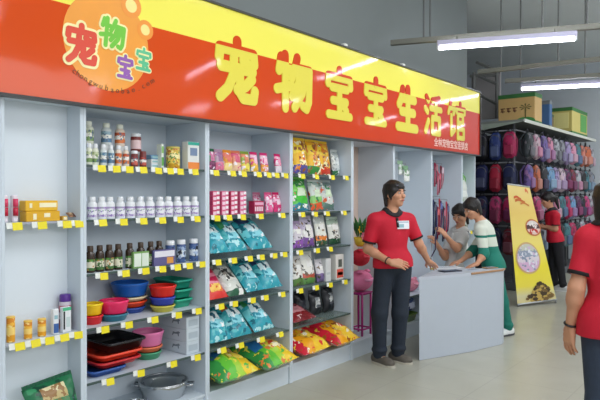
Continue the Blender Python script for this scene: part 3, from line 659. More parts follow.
for i, (px, a) in enumerate(((258, (230, 150, 180)), (269.5, (236, 110, 160)), (277.5, (226, 50, 120)))):
    bag('treat_bag', ['pale pink treat bag standing behind the striped tray', 'glossy pink treat bag next to the striped tray', 'deep pink treat bag next to the divider'][i], (sx(px, .1 if i else .2), .1 if i else .2, z), .085, .14, .05, pack([(0, a), (.5, (246, 190, 215)), (.75, a)], [(250, 230, 240), (200, 40, 110)], .35, 35, 11 + i), mat((250, 220, 232), .3), mat(a, .3), tilt=.15, group='pink treat bags', pr=(-.45, .45, -.2, .4))
TEAL = lambda s, d=0: pack([(0, (48, 160, 176)), (.3, (110, 200, 206)), (.55, (62, 170, 180)), (.85, (34, 118, 134))], [(176, 226, 228), (30, 110, 126), (84, 186, 190)], .3, 24, s, .25)
TPAN = pack([(0, (150, 220, 230)), (.5, (214, 240, 244))], [(60, 150, 170), (250, 252, 250), (40, 90, 110)], .4, 26, 2, .25)
NAVY = mat((36, 56, 96), .3)
z = ZS[2]
for i, (px, w_) in enumerate(((218, .175), (236, .185), (260, .25))):
    bag('litter_bag', ['pale teal litter bag nearest the bottles on the third shelf', 'teal litter bag in the middle of the third shelf', 'wide teal litter bag with navy band near the divider, third shelf'][i], (sx(px, .02) + .015, .008, z), w_ * 1.04, .31, .1, TEAL(i), TPAN, mat((60, 150, 130), .3), tilt=.84, rz=(-.03, 0, .05)[i], group='teal litter bags', panel2=NAVY if i == 2 else mat((60, 150, 90), .3), pr2=(-.85, .0, .45, .8) if i == 2 else (-.8, -.45, .2, .75))
z = ZS[3]
bag('cat_food_bag', 'red and pink striped cat food bag leaning by the bottle bay', (sx(218, .02), .012, z), .19, .32, .08, pack([(0, (220, 50, 40)), (.15, (214, 40, 90)), (.3, (240, 150, 170)), (.4, (206, 30, 80)), (.55, (240, 140, 160)), (.65, (200, 30, 70)), (.8, (60, 20, 40))], (), 0, 14, 3, .3, wob=.05), pack([(0, (236, 120, 40)), (.5, (230, 70, 50))], [(250, 200, 90)], .4, 20, 2), mat((200, 40, 80), .3), tilt=.82, pr=(-.6, .6, -.75, -.35))
bag('cat_food_bag', 'white and grey bag with a cat face beside the striped red bag', (sx(237, .02), .015, z), .18, .325, .075, pack([(0, (30, 90, 60)), (.14, (214, 216, 206)), (.6, (190, 196, 186)), (.85, (150, 170, 150))], [(120, 126, 120), (236, 236, 230)], .3, 18, 5, .3), pack([(0, (236, 234, 224)), (.4, (170, 160, 150)), (.6, (226, 222, 214))], [(60, 56, 54)], .25, 30, 4), mat((60, 110, 80), .3), tilt=.82, pr=(-.5, .5, -.3, .5))
for i, (px, w_) in enumerate(((253, .18), (271, .21))):
    bag('litter_bag', ['bright teal litter bag beside the cat-face bag', 'teal litter bag with navy corner on the fourth shelf by the divider'][i], (sx(px, .02) + .02, .01, z), w_ * 1.05, .325, .1, TEAL(5 + i), TPAN, mat((60, 150, 170), .3), tilt=.82, group='teal litter bags', panel2=NAVY if i else None, pr2=(-.9, -.5, .3, .8))
z = ZS[4]
for i, (px, w_) in enumerate(((219, .2), (240, .2), (263, .23))):
    bag('litter_bag', ['teal litter bag closest to the bottle bay on the fifth shelf', 'teal litter bag with rust corner on the fifth shelf', 'plump teal litter bag by the divider on the fifth shelf'][i], (sx(px, .0) + .03, .005, z), w_ * 1.04, .32, .105, TEAL(9 + i), TPAN, mat((60, 150, 150), .3), tilt=.84, rz=(-.03, 0, .04)[i], group='teal litter bags', panel2=mat((176, 80, 50), .3) if i == 1 else mat((56, 150, 90), .3), pr2=(-.8, -.4, .3, .75) if i == 1 else (-.85, -.55, .3, .8))
z = ZS[5]
GY = lambda s: pack([(0, (56, 150, 70)), (.2, (104, 196, 60)), (.42, (170, 214, 60)), (.6, (244, 206, 40))], [(236, 224, 80), (90, 190, 70), (226, 130, 60)], .22, 22, s, .25, axis='X')
for i, (px, zz, w_, rz, yy) in enumerate(((246, 0, .4, .02, -.045), (276, 0, .4, .05, -.02), (236, .135, .42, -.08, .07))):
    if i == 2: continue
    bag('pet_food_sack', ['lime and yellow food sack flat on the plinth, closest to the bottle bay', 'lime and yellow food sack flat on the plinth against the divider'][i], (2.985 + .425 * i, -.1 - .02 * i, z), .4, .5, .155, GY(i), pack([(0, (250, 220, 80)), (.5, (240, 170, 70))], [(220, 70, 40), (250, 240, 200)], .4, 22, i), mat((90, 170, 60), .3), tilt=1.36, rz=rz, group='lime food sacks', panel2=mat((40, 110, 170), .3), pr=(-.1, .7, -.5, .1), pr2=(-.75, -.3, -.3, .4), wr=.22)
# ---- treat bay beside the clerk
z = ZS[0]
YT = lambda s, f: pack([(0, f), (.22, (244, 190, 40)), (.6, (250, 214, 60)), (.85, (236, 170, 30))], [(250, 240, 190), (226, 130, 40), (150, 90, 40)], .32, 20, s, .2)
for i, (px, f, nm) in enumerate(((300, (90, 80, 150), 'tall yellow treat bag with violet foot, first in the row'), (316, (60, 140, 60), 'tall yellow treat bag with green foot, middle of the three'), (327, (214, 60, 30), 'tall yellow treat bag with red foot, third in the row'))):
    bag('treat_bag', nm + ' on the top shelf', (sx(px, .08) + .012, .08 + .02 * i, z), .19, .285, .08, YT(i, f), pack([(0, (250, 236, 170)), (.5, (240, 180, 70))], [(120, 70, 40), (250, 250, 230), (220, 90, 40)], .5, 34, i, .2), mat((246, 210, 60), .25), tilt=.16, group='tall yellow treat bags', pr=(-.5, .5, -.55, .1))
bag('treat_bag', 'clear bag of pale chews with green foot beside the yellow bags', (sx(338, .1), .12, z), .11, .22, .06, pack([(0, (40, 110, 60)), (.22, (206, 212, 210)), (.6, (190, 200, 200))], [(240, 244, 240), (150, 160, 160)], .4, 30, 3, .15), mat((226, 232, 232), .2), mat((216, 222, 220), .2), tilt=.15, pr=(-.4, .4, -.1, .4))
z = ZS[1]
it = [((301, .2, .27), [(0, (40, 130, 150)), (.2, (70, 190, 60)), (.6, (130, 214, 90)), (.8, (60, 150, 60))], 'bright green treat bag with blue foot'), ((317, .15, .25), [(0, (230, 90, 40)), (.25, (140, 200, 110)), (.5, (214, 220, 214)), (.8, (170, 190, 180))], 'clear treat bag with orange foot'), ((328, .18, .25), [(0, (90, 120, 110)), (.2, (206, 210, 204)), (.6, (176, 186, 184)), (.85, (120, 140, 136))], 'clear grey bag of bones')]
for i, ((px, w_, h_), bd, nm) in enumerate(it):
    bag('treat_bag', nm + ' on the second shelf of the treat bay', (sx(px, .08) + .012, .09, z), w_ * 1.06, h_, .075, pack(bd, [(240, 240, 230), (210, 90, 50), (60, 130, 80)], .25, 26, 20 + i, .2), mat((214, 232, 200), .25), mat(bd[2][1], .25), tilt=.2, group='treat bags on the second shelf', pr=(-.5, .45, -.1, .4))
z = ZS[2]
it = [((298, .12, .2), [(0, (150, 90, 180)), (.3, (214, 206, 214)), (.7, (190, 170, 200))], 'white treat pouch with violet foot, first on the third shelf'), ((308.5, .14, .24), [(0, (120, 80, 150)), (.3, (226, 222, 220)), (.6, (200, 190, 210))], 'white treat pouch with purple foot, second on the third shelf'), ((322, .14, .24), [(0, (50, 90, 60)), (.18, (230, 130, 50)), (.34, (226, 226, 214)), (.8, (200, 206, 200))], 'white treat pouch with orange badge on the third shelf'), ((335, .16, .22), [(0, (30, 80, 50)), (.22, (216, 216, 206)), (.8, (170, 190, 170))], 'cream treat pouch with green foot on the third shelf')]
for i, ((px, w_, h_), bd, nm) in enumerate(it):
    bag('treat_pouch', nm, (sx(px, .08) + .012, .085, z), w_ * 1.12, h_ * 1.04, .065, pack(bd, [(60, 60, 60), (240, 240, 236), (150, 120, 90)], .22, 34, 30 + i, .25), mat((240, 238, 232), .3), mat(bd[-1][1], .3), tilt=.2, group='white treat pouches', pr=(-.5, .4, .1, .5))
z = ZS[3]
it = [((298, .12, .22), [(0, (90, 130, 60)), (.25, (230, 228, 220)), (.7, (210, 206, 200))], 'white pouch with green foot at the divider'), ((309, .15, .25), [(0, (90, 140, 70)), (.2, (190, 80, 60)), (.32, (232, 230, 222)), (.8, (220, 220, 214))], 'white pouch with red band and cat print'), ((320, .09, .17), [(0, (120, 100, 150)), (.4, (220, 216, 220))], 'small white pouch with mauve foot')]
for i, ((px, w_, h_), bd, nm) in enumerate(it):
    bag('treat_pouch', nm + ' on the fourth shelf of the treat bay', (sx(px, .08) + .01, .08, z), w_ * 1.1, h_ * 1.03, .06, pack(bd, [(50, 50, 50), (120, 100, 80)], .18, 34, 40 + i, .3), mat((242, 240, 236), .3), mat(bd[-1][1], .3), tilt=.2, group='white treat pouches', pr=(-.5, .4, .1, .5))
cx, cy, w_, h_ = P(321, 331, 252, .06, .07, z)
carton('white_carton', 'plain pale carton between the pouches and the red-fronted box', 'carton', (cx - .01, cy, z), (.075, .07, .2), mat((214, 216, 214), .5), [(.15, .85, .3, .4, mat((190, 196, 196), .5), 'printed_panel')])
cx, cy, w_, h_ = P(331, 345, 249, .05, .07, z)
carton('cat_food_carton', 'white carton with cat picture above a red panel', 'carton', (cx - .02, cy, z), (.12, .07, .225), mat((226, 222, 214), .45), [(.12, .92, .08, .42, mat((226, 90, 70), .45), 'red_panel'), (.3, .75, .5, .8, mat((90, 96, 86), .5), 'cat_picture'), (.2, .85, .18, .3, mat((246, 200, 180), .45), 'lettering_panel')])
z = ZS[4]
bag('chew_bag', 'flat maroon bag of chews lying at the front of the fifth shelf', (sx(306, .0), .0, z), .3, .26, .075, pack([(0, (130, 30, 36)), (.5, (150, 50, 56))], [(176, 90, 96), (110, 20, 26), (220, 190, 190)], .4, 20, 3, .2), mat((196, 130, 136), .25), mat((120, 40, 44), .3), tilt=1.25, pr=(-.6, .5, -.4, .3))
for i, (px, h_) in enumerate(((316, .2), (329, .22))):
    bag('dog_food_pouch', ['black pouch with white dog picture behind the maroon bag', 'black pouch with white dog picture near the clerk\'s arm'][i], (sx(px, .18), .18, z), .15, h_, .08, mat((24, 26, 32), .3, bump=.2), pack([(0, (90, 96, 104)), (.25, (210, 212, 210)), (.7, (150, 156, 160))], [(50, 52, 56), (236, 236, 230)], .4, 30, i), mat((40, 42, 50), .3), tilt=.15, group='black dog food pouches', pr=(-.45, .45, -.4, .5))
bag('dog_food_pouch', 'plain black pouch in the shaded corner behind the maroon bag', (sx(304, .22), .26, z), .15, .2, .08, mat((24, 26, 32), .3, bump=.2), mat((60, 62, 70), .4), mat((40, 42, 50), .3), tilt=.12, group='black dog food pouches')
z = ZS[5]
YR = lambda s: pack([(0, (210, 36, 56)), (.17, (242, 166, 30)), (.42, (246, 200, 44))], [(250, 220, 70), (226, 60, 50), (250, 240, 200), (160, 90, 30)], .26, 22, s, .25, axis='X')
for i, (px, w_) in enumerate(((320, .42), (351, .43))):
    bag('pet_food_sack', ['yellow and red food sack flat on the plinth by the lime sacks', 'yellow and red food sack flat on the plinth nearest the clerk'][i], (3.865 + .41 * i, -.1 - .02 * i, z), .375, .5, .15, YR(i), pack([(0, (250, 210, 70)), (.5, (246, 170, 50))], [(150, 80, 30), (226, 60, 50), (250, 240, 210)], .45, 22, i), mat((240, 190, 40), .3), tilt=1.34, rz=.03, group='yellow food sacks', panel2=mat((214, 30, 60), .3), pr=(-.2, .75, -.6, .3), pr2=(-.85, -.3, .0, .6), wr=.22)

# ---- beige-backed bay behind the clerk: pink stand with plush and flowers
x = sx(363, .12)
st = thing('wire_stand', 'magenta wire stand carrying plush cushions behind the clerk', 'stand', (x, .15, .15), group=None)
MAG = mat((176, 30, 120), .35)
for a in (-.075, .075):
    for b in (-.07, .07):
        mb = MB(); mb.tube([(a, b, 0), (a * 1.0, b, .4)], .011, 8); mb.build('leg', MAG, st, True)
mb = MB()
for zz in (.06, .395):
    mb = MB(); mb.tube([(-.075, -.07, zz), (.075, -.07, zz), (.075, .07, zz), (-.075, .07, zz)], .009, 8, True); mb.build('rail', MAG, st, True)
MB().box((0, 0, .405), (.19, .17, .012), .004).build('top_plate', MAG, st)
def plush(label, loc, r, c, cat='plush toy', name='plush_cushion', sq=.75):
    mb = MB(); P_ = []
    for i in range(20):
        a = 2 * math.pi * i / 20; row = []
        for j in range(12):
            t = -math.pi / 2 + math.pi * j / 11; n = 1 + .09 * mnoise.noise((math.cos(a) * 2 + loc[0], math.sin(a) * 2, t * 2)) + .04 * math.cos(a * 6)
            row.append((r * math.cos(t) * math.cos(a) * n, r * .8 * math.cos(t) * math.sin(a) * n, r * sq * math.sin(t) + r * sq))
        P_.append(row)
    mb.grid(P_, True); o = tag(mb.build(name, mat(c, .85, var=.12, bump=.4), None, True, loc), label, cat)
    mb = MB(); mb.tube([(-r * .5, -r * .72, r * sq * 1.2), (0, -r * .86, r * sq * 1.1), (r * .5, -r * .72, r * sq * 1.2)], r * .1, 6); mb.build('ribbon', mat(tuple(min(255, q + 40) for q in c), .6), o, True)
    for sgn in (-1, 1):
        mb = MB(); mb.lathe([(r * .22, 0), (r * .26, r * .1), (r * .12, r * .22)], (sgn * r * .5, -r * .25, r * sq * 1.75), n=10); mb.build('ear', mat(c, .85, var=.12), o, True)
    return o
plush('pale pink plush cushion sitting on the magenta stand', (x, .15, .565), .135, (236, 130, 170))
plush('round red plush ball between the pink cushion and the flowers', (x, .15, .805), .105, (206, 40, 56), sq=.8)
fl = thing('flower_bouquet', 'bouquet of yellow and pink flowers with long green leaves behind the clerk', 'bouquet', (x, .15, .995))
MB().lathe([(.03, 0), (.05, .02), (.065, .09), (.06, .09), (.02, .02)], n=14).build('wrapper', mat((236, 200, 60), .5), fl, True)
rnd = random.Random(3)
for k in range(9):
    a = rnd.uniform(0, 6.28); rr_ = rnd.uniform(.01, .07); zz = rnd.uniform(.1, .2)
    mb = MB(); c = (rr_ * math.cos(a), rr_ * math.sin(a) - .02, zz)
    for p in range(6):
        q = p * math.pi / 3; mb.add([(c[0], c[1], c[2]), (c[0] + .03 * math.cos(q - .4), c[1] - .012, c[2] + .03 * math.sin(q - .4)), (c[0] + .038 * math.cos(q), c[1] - .006, c[2] + .038 * math.sin(q)), (c[0] + .03 * math.cos(q + .4), c[1] - .012, c[2] + .03 * math.sin(q + .4))], [(0, 1, 2, 3)])
    mb.build('flower', mat([(246, 200, 30), (240, 120, 150), (250, 220, 60)][k % 3], .6), fl)
for k in range(12):
    a = k * .52 + .2; mb = MB(); L = rnd.uniform(.16, .24); tip = (math.cos(a) * L * .55, math.sin(a) * L * .45, .12 + L * .75)
    b0 = Vector((math.cos(a) * .03, math.sin(a) * .03, .08)); tp = Vector(tip); md = (b0 + tp) / 2 + Vector((0, 0, .03)); sd = Vector((-math.sin(a), math.cos(a), .2)) * .02
    mb.add([b0, md - sd, tp, md + sd], [(0, 1, 2, 3)]); mb.build('leaf', mat((46, 110, 50), .5), fl)
# ---- bay between clerk and counter
z = ZS[5]
bag('carrier_bag', 'blue and white plaid carrier bag low between the clerk and the counter', (sx(409, .1), .1, z + .088), .2, .14, .11, pack([(0, (40, 60, 120)), (.5, (60, 84, 140))], [(220, 224, 236), (30, 40, 90)], .45, 22, 3, .5), mat((200, 206, 224), .5), mat((40, 60, 120), .4), tilt=.1)
tray('flat olive-green pet mat tray under the plaid bag', (5.65, .16, z), .34, .27, .075, (96, 120, 50), None, 'pet_bed', 'pet bed')
plush('dusty pink plush toy on the fifth shelf by the counter', (sx(414, .12), .16, ZS[4] + .006), .1, (226, 140, 160))
def hang(name, label, cat, px, py, y, size, col, col2, kind):
    p = at_y(px, py, y); w_, h_ = size
    o = thing(name, label, cat, p)
    mb = MB(); mb.tube([(0, .0, .01), (0, -.0, .03), (0, .04, .032), (0, DEPTH - .02 - y, .034)], .004, 6); mb.build('hook', mat((170, 172, 176), .3, metal=.8), o, True)
    if kind == 'card':
        MB().box((0, 0, -h_ * .1), (w_, .003, h_ * .24), .001).build('header_card', mat(col2, .5), o)
        mb = MB(); mb.box((0, -.012, -h_ * .6), (w_ * .9, .03, h_ * .74), .012); mb.build('pouch', pack([(0, col), (.5, col2)], [(250, 250, 246), col], .4, 30, px, .3), o)
    else:
        mb = MB(); L = [(0, 0, .0)]; n = 14
        pts = [(w_ / 2 * math.sin(2 * math.pi * k / n), .01 * math.cos(4 * math.pi * k / n), -h_ / 2 + h_ / 2 * math.cos(2 * math.pi * k / n)) for k in range(n)]
        mb.tube(pts, .009, 6, True); mb.build('strap', mat(col, .6), o, True)
        mb = MB(); mb.tube([(.0, -.012, -.02), (.01, -.014, -h_ * .5), (-.008, -.012, -h_ * .93)], .007, 6); mb.build('lead', mat(col2, .6), o, True)
        MB().box((-.008, -.012, -h_ * .96), (.016, .01, .03), .004).build('clip', mat((180, 182, 186), .3, metal=.9), o)
        MB().box((0, -.02, -h_ * .2), (.05, .003, .07), .001).build('header_card', mat(tuple(min(255, q + 60) for q in col2), .5), o)
    return o
hang('hanging_chew_pack', 'white chew pack hanging highest on the divider past the clerk\'s head', 'pack', 400, 161, .1, (.11, .15), (226, 230, 224), (150, 186, 150), 'card')
hang('hanging_chew_pack', 'white and green chew pack hanging lower, past the clerk\'s head', 'pack', 405.5, 166, .06, (.11, .17), (236, 238, 230), (120, 160, 120), 'card')
LC = [((190, 60, 90), (120, 60, 70), 'rose'), ((214, 120, 140), (150, 40, 60), 'pale pink'), ((150, 40, 60), (210, 160, 170), 'wine red')]
for i, (px, py) in enumerate(((435.5, 163), (438.5, 172), (441.5, 166))):
    hang('pet_lead', f'{LC[i][2]} pet lead hanging high over the browsing women', 'pet lead', px, py, .14 + .03 * i, (.06, .27), LC[i][0], LC[i][1], 'lead')
LC = [((36, 44, 90), (30, 30, 50), 'navy'), ((60, 60, 110), (170, 50, 60), 'slate blue'), ((180, 40, 50), (40, 50, 110), 'red and blue'), ((50, 60, 90), (150, 60, 80), 'dark blue'), ((200, 70, 90), (46, 50, 90), 'coral')]
for i, (px, py) in enumerate(((434, 200), (437, 205), (440, 199), (443.5, 206), (447, 202))):
    hang('pet_lead', f'{LC[i][2]} pet lead hanging low before the woman in white', 'pet lead', px, py, .1 + .012 * i, (.05, .42), LC[i][0], LC[i][1], 'lead')
# ---- last bay: green and white bags
for k, zi in enumerate((1, 2, 3)):
    bag('pet_food_sack', ['green-topped white sack on the upper shelf under the last sign character', 'pale sack on the middle shelf behind the green jacket', 'pale sack low on the shelf behind the counter'][k], (7.07, .1, ZS[zi]), .31, .4 if k == 0 else .25, .14, pack([(0, (200, 204, 196)), (.55, (216, 220, 212)), (.75, (110, 196, 70))] if k == 0 else [(0, (150, 156, 140)), (.5, (216, 214, 206))], [(90, 140, 90), (236, 236, 230)], .3, 16, k, .3), mat((226, 230, 222), .3), mat((90, 190, 70), .3), tilt=.12, group='sacks in the last bay')

# ------------------------------------------------------------------ counter
A = at_d(418.5, 361, 5.386); B = at_d(471, 352, 5.694); C_ = at_d(502.5, 344.3, 5.984); E_ = at_d(504.3, 300, 6.06); D_ = at_d(437, 300, 6.03)
ctr = thing('service_counter', 'pale lavender-grey standing counter with papers between clerk and customers', 'counter', ((A + B + C_ + E_ + D_) / 5).xy.to_3d())
o = ctr.location; HC = .755
poly = [(p.x - o.x, p.y - o.y) for p in (A, B, C_, E_, D_)]
def shrink(poly, k): return [(x * k, y * k) for x, y in poly]
CM = mat((184, 192, 202), .45, var=.02)
pl = shrink(poly, .985); sd = []
MB().prismz(shrink(poly, .97), 0, .05).build('base', mat((150, 150, 160), .6), ctr)
names = ['front_panel', 'front_panel', 'end_panel', 'rear_panel', 'end_panel']
for k in range(5):
    a, b = pl[k], pl[(k + 1) % 5]; ia, ib = shrink(pl, .965)[k], shrink(pl, .965)[(k + 1) % 5]
    MB().prismz([a, b, ib, ia], .004, HC - .03).build(names[k], CM, ctr)
MB().prismz(poly, HC - .03, HC - .004).build('counter_top', mat((190, 196, 206), .4, var=.02), ctr)
mb = MB(); mb.tube([(x, y, HC - .012) for x, y in (poly[1], poly[2], poly[3])], .011, 6); mb.build('wood_edging', mat((168, 128, 92), .5), ctr)
ZC = HC - .003
def sheet(label, px, py, w_, d_, rz, m, name='paper_sheet', cat='paper', dz=0., th=.002, marks=True):
    p = at_z(px, py, ZC); mb = MB(); n = 6
    top = [[(-w_ / 2 + w_ * i / n, -d_ / 2 + d_ * j / n, th + .002 * math.sin(i * 1.3 + j)) for j in range(n + 1)] for i in range(n + 1)]
    mb.grid(top); mb.box((0, 0, th / 2), (w_ * .98, d_ * .98, th))
    o = tag(mb.build(name, m, None, False, (p.x, p.y, ZC + dz), (0, 0, rz)), label, cat)
    if marks:
        mb = MB()
        for k in range(5): mb.box((0, -d_ * .3 + k * d_ * .14, th + .0045), (w_ * .7, .008, .0006))
        mb.build('printed_lines', mat((150, 156, 170), .6), o)
    return o
PW = mat((238, 240, 244), .6, var=.02)
RZ = math.atan2(RT.y, RT.x)
sheet('white leaflet lying open toward the clerk\'s hand', 445, 267.6, .34, .2, RZ + .3, PW)
bk = sheet('dark-covered booklet lying on the counter edge under the white leaflet', 450, 271.3, .22, .1, RZ + .42, mat((40, 48, 62), .4), 'booklet', 'booklet', 0, .008, False)
mb = MB(); mb.box((0, .0, .0105), (.17, .05, .002)); mb.build('cover_panel', mat((90, 110, 130), .5), bk)
sheet('pale blue-grey sheet lying before the green jacket', 473, 270, .17, .1, RZ + .6, mat((206, 216, 228), .6))
sheet('tan cardboard folder at the far counter corner', 490, 268.2, .15, .08, RZ + .5, mat((190, 150, 110), .6), 'folder', 'folder', .004, .004)
p = at_z(432.5, 269.5, ZC)
pn_ = thing('marker_pen', 'yellow-green marker under the clerk\'s hand', 'pen', (p.x, p.y, ZC + .009), RZ + 1.0)
mb = MB(); mb.tube([(-.05, 0, 0), (.035, 0, 0)], .008, 8); mb.build('barrel', mat((190, 196, 40), .4), pn_, True)
mb = MB(); mb.tube([(.035, 0, 0), (.07, 0, 0)], .009, 8); mb.build('cap', mat((70, 110, 50), .4), pn_, True)

# ------------------------------------------------------------------ standing banner
bl = at_z(517.5, 304.5, .03); br = at_z(556.5, 300, .03)
bl = at_d(517.5, 304.5, 8.0); br = at_d(556.5, 299.5, 8.28); tl = at_d(507.3, 184, 8.35); tr = at_d(529.5, 187, 8.6)
bn = thing('banner_stand', 'yellow promotional banner stand leaning by the backpack rack', 'banner', (bl.x, bl.y, 0))
o = bn.location.copy()
def bp(u, v, off=0.):
    nrm = (br - bl).cross(tl - bl).normalized()
    if nrm.dot(FW) > 0: nrm = -nrm
    return bl.lerp(br, u).lerp(tl.lerp(tr, u), v) - o + nrm * off
def bmat():
    m, nt, b = newmat('banner_print'); n = nt.nodes; L = nt.links
    tc = n.new('ShaderNodeTexCoord'); s2 = n.new('ShaderNodeSeparateXYZ'); L.new(tc.outputs['Generated'], s2.inputs[0])
    r = ramp(nt, [(0, (222, 206, 140)), (.06, (214, 206, 160)), (.14, (240, 222, 70)), (.3, (244, 226, 50)), (.5, (246, 226, 120)), (.75, (240, 206, 110)), (1, (242, 218, 140))], 'LINEAR'); L.new(s2.outputs['Z'], r.inputs[0])
    L.new(r.outputs[0], b.inputs['Base Color']); b.inputs['Roughness'].default_value = .35; return m
mb = MB(); mb.grid([[bp(u / 8, v / 16) for v in range(17)] for u in range(9)]); mb.build('printed_sheet', bmat(), bn, True)
def ell(cu, cv, ru, rv, off, m, nm, ri=0.):
    n = 28; mb = MB(); vs = []; fs = []
    mb.grid([[bp(cu + q * ru * math.cos(2 * math.pi * k / n), cv + q * rv * math.sin(2 * math.pi * k / n), off) for q in ((ri or .01), 1)] for k in range(n)], True); return mb.build(nm, m, bn)
def pv(px, py):      # banner coordinates of a picture point
    best = None
    for i in range(101):
        for j in range(101):
            q = proj(bp(i / 100, j / 100) + o); e = (q[0] - px) ** 2 + (q[1] - py) ** 2
            if best is None or e < best[0]: best = (e, i / 100, j / 100)
    return best[1:]
c1 = pv(528, 258); c2 = pv(533, 228)
ell(*c1, .37, .135, .004, mat((214, 176, 120), .5), 'photo_ring'); ell(*c1, .33, .12, .007, pack([(0, (220, 180, 210)), (.35, (226, 214, 220)), (.55, (150, 160, 180)), (.75, (206, 206, 190))], [(230, 230, 236), (214, 190, 214), (140, 150, 170)], .3, 20, 4, .4, bump=0), 'round_photo')
ell(*c2, .27, .075, .004, mat((206, 120, 70), .5), 'photo_ring'); ell(*c2, .235, .062, .007, pack([(0, (230, 200, 190)), (.4, (90, 60, 60)), (.7, (226, 216, 214))], [(210, 60, 50), (240, 230, 226)], .35, 16, 6, .4, bump=0), 'round_photo')
for cu, cv, w_, h_, c in ((.45, .86, .4, .012, (206, 110, 40)), (.36, .885, .3, .01, (214, 90, 40)), (.62, .835, .34, .008, (214, 130, 60)), (.8, .955, .12, .014, (230, 110, 60))):
    mb = MB(); mb.grid([[bp(cu + (i / 6 - .5) * w_, cv + j * h_ + .03 * math.sin(i * .7) * (.4), .004) for j in (-1, 1)] for i in range(7)]); mb.build('lettering_line', mat(c, .5), bn)
# printed heap of kibble at the foot of the banner
mb = MB(); rnd = random.Random(5)
for k in range(99):
    a = rnd.gauss(.66, .16); b = rnd.uniform(.015, .05 + .11 * max(0, 1 - abs(a - .66) / .36))
    if not .08 < a < .97: continue
    mb.cur = k % 3; q = rnd.uniform(.03, .06)
    mb.add([bp(a + q * 1.4 * math.cos(t), b + q * .32 * math.sin(t), .004 + k * .00006) for t in [i * math.pi / 3 for i in range(6)]], [tuple(range(6))])
mb.build('kibble_print', [mat((66, 48, 22), .5), mat((120, 92, 44), .5), mat((196, 164, 80), .5)], bn, recalc=False)
for a, b in ((bp(.0, 0), bp(1, 0)), (bp(0, 1), bp(1, 1))):
    mb = MB(); mb.tube([a, b], .012, 8); mb.build('rail', mat((196, 198, 200), .3, metal=.8), bn, True)
mb = MB(); back = FW * .35
mb.tube([bp(.5, .985, -.01), (bp(.5, .02) + back).xy.to_3d() + Vector((0, 0, .01))], .01, 8); mb.build('rear_strut', mat((150, 152, 156), .35, metal=.7), bn, True)
for u in (.02, .98):
    q = bp(u, 0); mb = MB(); mb.tube([(q.x, q.y, q.z), (q.x, q.y, .005)], .012, 8); mb.build('foot', mat((150, 152, 156), .35, metal=.7), bn, True)
# ------------------------------------------------------------------ backpack rack
RX0, RX1, RY = 9.35, 13.7, .2
rk = thing('bag_rack', 'tall dark gondola rack hung with rows of school backpacks beyond the shelving', 'rack', ((RX0 + RX1) / 2, RY + .5, 0))
o = rk.location.copy(); W = RX1 - RX0
RM = mat((122, 124, 128), .4, metal=.5); RD = mat((44, 46, 54), .7)
MB().box((.08, .12, 1.24), (W - .35, .5, 2.45), .01).build('core_panel', RD, rk)
MB().box((0, .0, .06), (W, 1.0, .12), .01).build('base', mat((90, 92, 96), .5), rk)
rails = [2.5, 2.0, 1.5, 1.0]
for zz in rails:
    mb = MB(); mb.tube([(-W / 2 + .02, .46, zz), (-W / 2 + .02, -.47, zz), (W / 2, -.47, zz)], .016, 8); mb.build('hang_rail', RM, rk, True)
for xx in (-W / 2 + .03, -W / 6, W / 6, W / 2 - .03):
    mb = MB(); mb.tube([(xx, -.44, .1), (xx, -.44, 2.6)], .02, 8); mb.build('upright', RM, rk, True)
ZR = 2.615
mb = MB(); mb.prismz([(-W / 2 - .08, -.62), (W / 2, -.62), (W / 2, .5), (-W / 2 - .08, .5)], ZR, ZR + .035); mb.build('top_board', mat((120, 124, 118), .5), rk)
mb = MB(); mb.box((0, -.625, ZR + .018), (W + .1, .012, .05)); mb.build('front_trim', mat((206, 208, 196), .5), rk)
mb = MB(); mb.add([(-W / 2 - .085, -.62, ZR), (-W / 2 - .085, .5, ZR), (-W / 2 - .085, .5, ZR - .16)], [(0, 1, 2)]); mb.add([(-W / 2 - .075, -.62, ZR), (-W / 2 - .075, .5, ZR), (-W / 2 - .075, .5, ZR - .16)], [(0, 2, 1)]); mb.build('end_fascia', mat((150, 160, 146), .5), rk)
def pack_shape(w, h, d, taper, seed):
    mb = MB(); P_ = []
    nu, nv = 20, 12
    for i in range(nu):
        a = 2 * math.pi * i / nu; row = []
        for j in range(nv):
            v = j / (nv - 1); zz = -h + h * v
            e = (1 - abs(2 * v - 1) ** 4) ** .5 if 0 < v < 1 else .0
            e = max(e, .02)
            wd = w / 2 * (1 - taper * v * v) * (.72 + .28 * e) if 0 < j < nv - 1 else w / 2 * .45
            dp = d / 2 * (1 - .25 * v) * e
            c, s = math.cos(a), math.sin(a)
            row.append((wd * math.copysign(abs(c) ** .55, c), dp * math.copysign(abs(s) ** .6, s), zz + .012 * mnoise.noise((a, v * 3, seed))))
        P_.append(row)
    mb.grid(P_, True); return mb.mesh('backpack', True)
def mk_pack(key, w, h, d, taper):
    def pocket():
        mb = MB(); mb.box((0, -d * .5, -h * .7), (w * .72, d * .3, h * .4), .03); return mb.mesh('pocket', False)
    def handle():
        mb = MB(); mb.tube([(-.035, .02, -.01), (-.03, .02, .035), (0, .02, .05), (.03, .02, .035), (.035, .02, -.01)], .009, 6); return mb.mesh('handle', True)
    def strap(sg):
        mb = MB(); mb.tube([(sg * w * .22, d * .35, -.02), (sg * w * .4, d * .72, -h * .3), (sg * w * .42, d * .62, -h * .7), (sg * w * .38, d * .3, -h * .92)], .016, 6); return mb.mesh('shoulder_strap', True)
    def zipper():
        mb = MB(); mb.tube([(w * .44 * math.cos(t), -d * .33, -h * .3 + h * .2 * math.sin(t)) for t in [math.pi * k / 8 for k in range(9)]], .006, 5); return mb.mesh('zipper', True)
    return (pack_shape(w, h, d, taper, hash(key) % 7), pocket(), handle(), strap(-1), strap(1), zipper())
SH = [mk_pack(1, .28, .43, .14, .25), mk_pack(2, .3, .41, .14, .12), mk_pack(3, .26, .43, .13, .35)]
SHN = [mk_pack(4, .19, .43, .13, .2), mk_pack(5, .2, .41, .14, .1)]
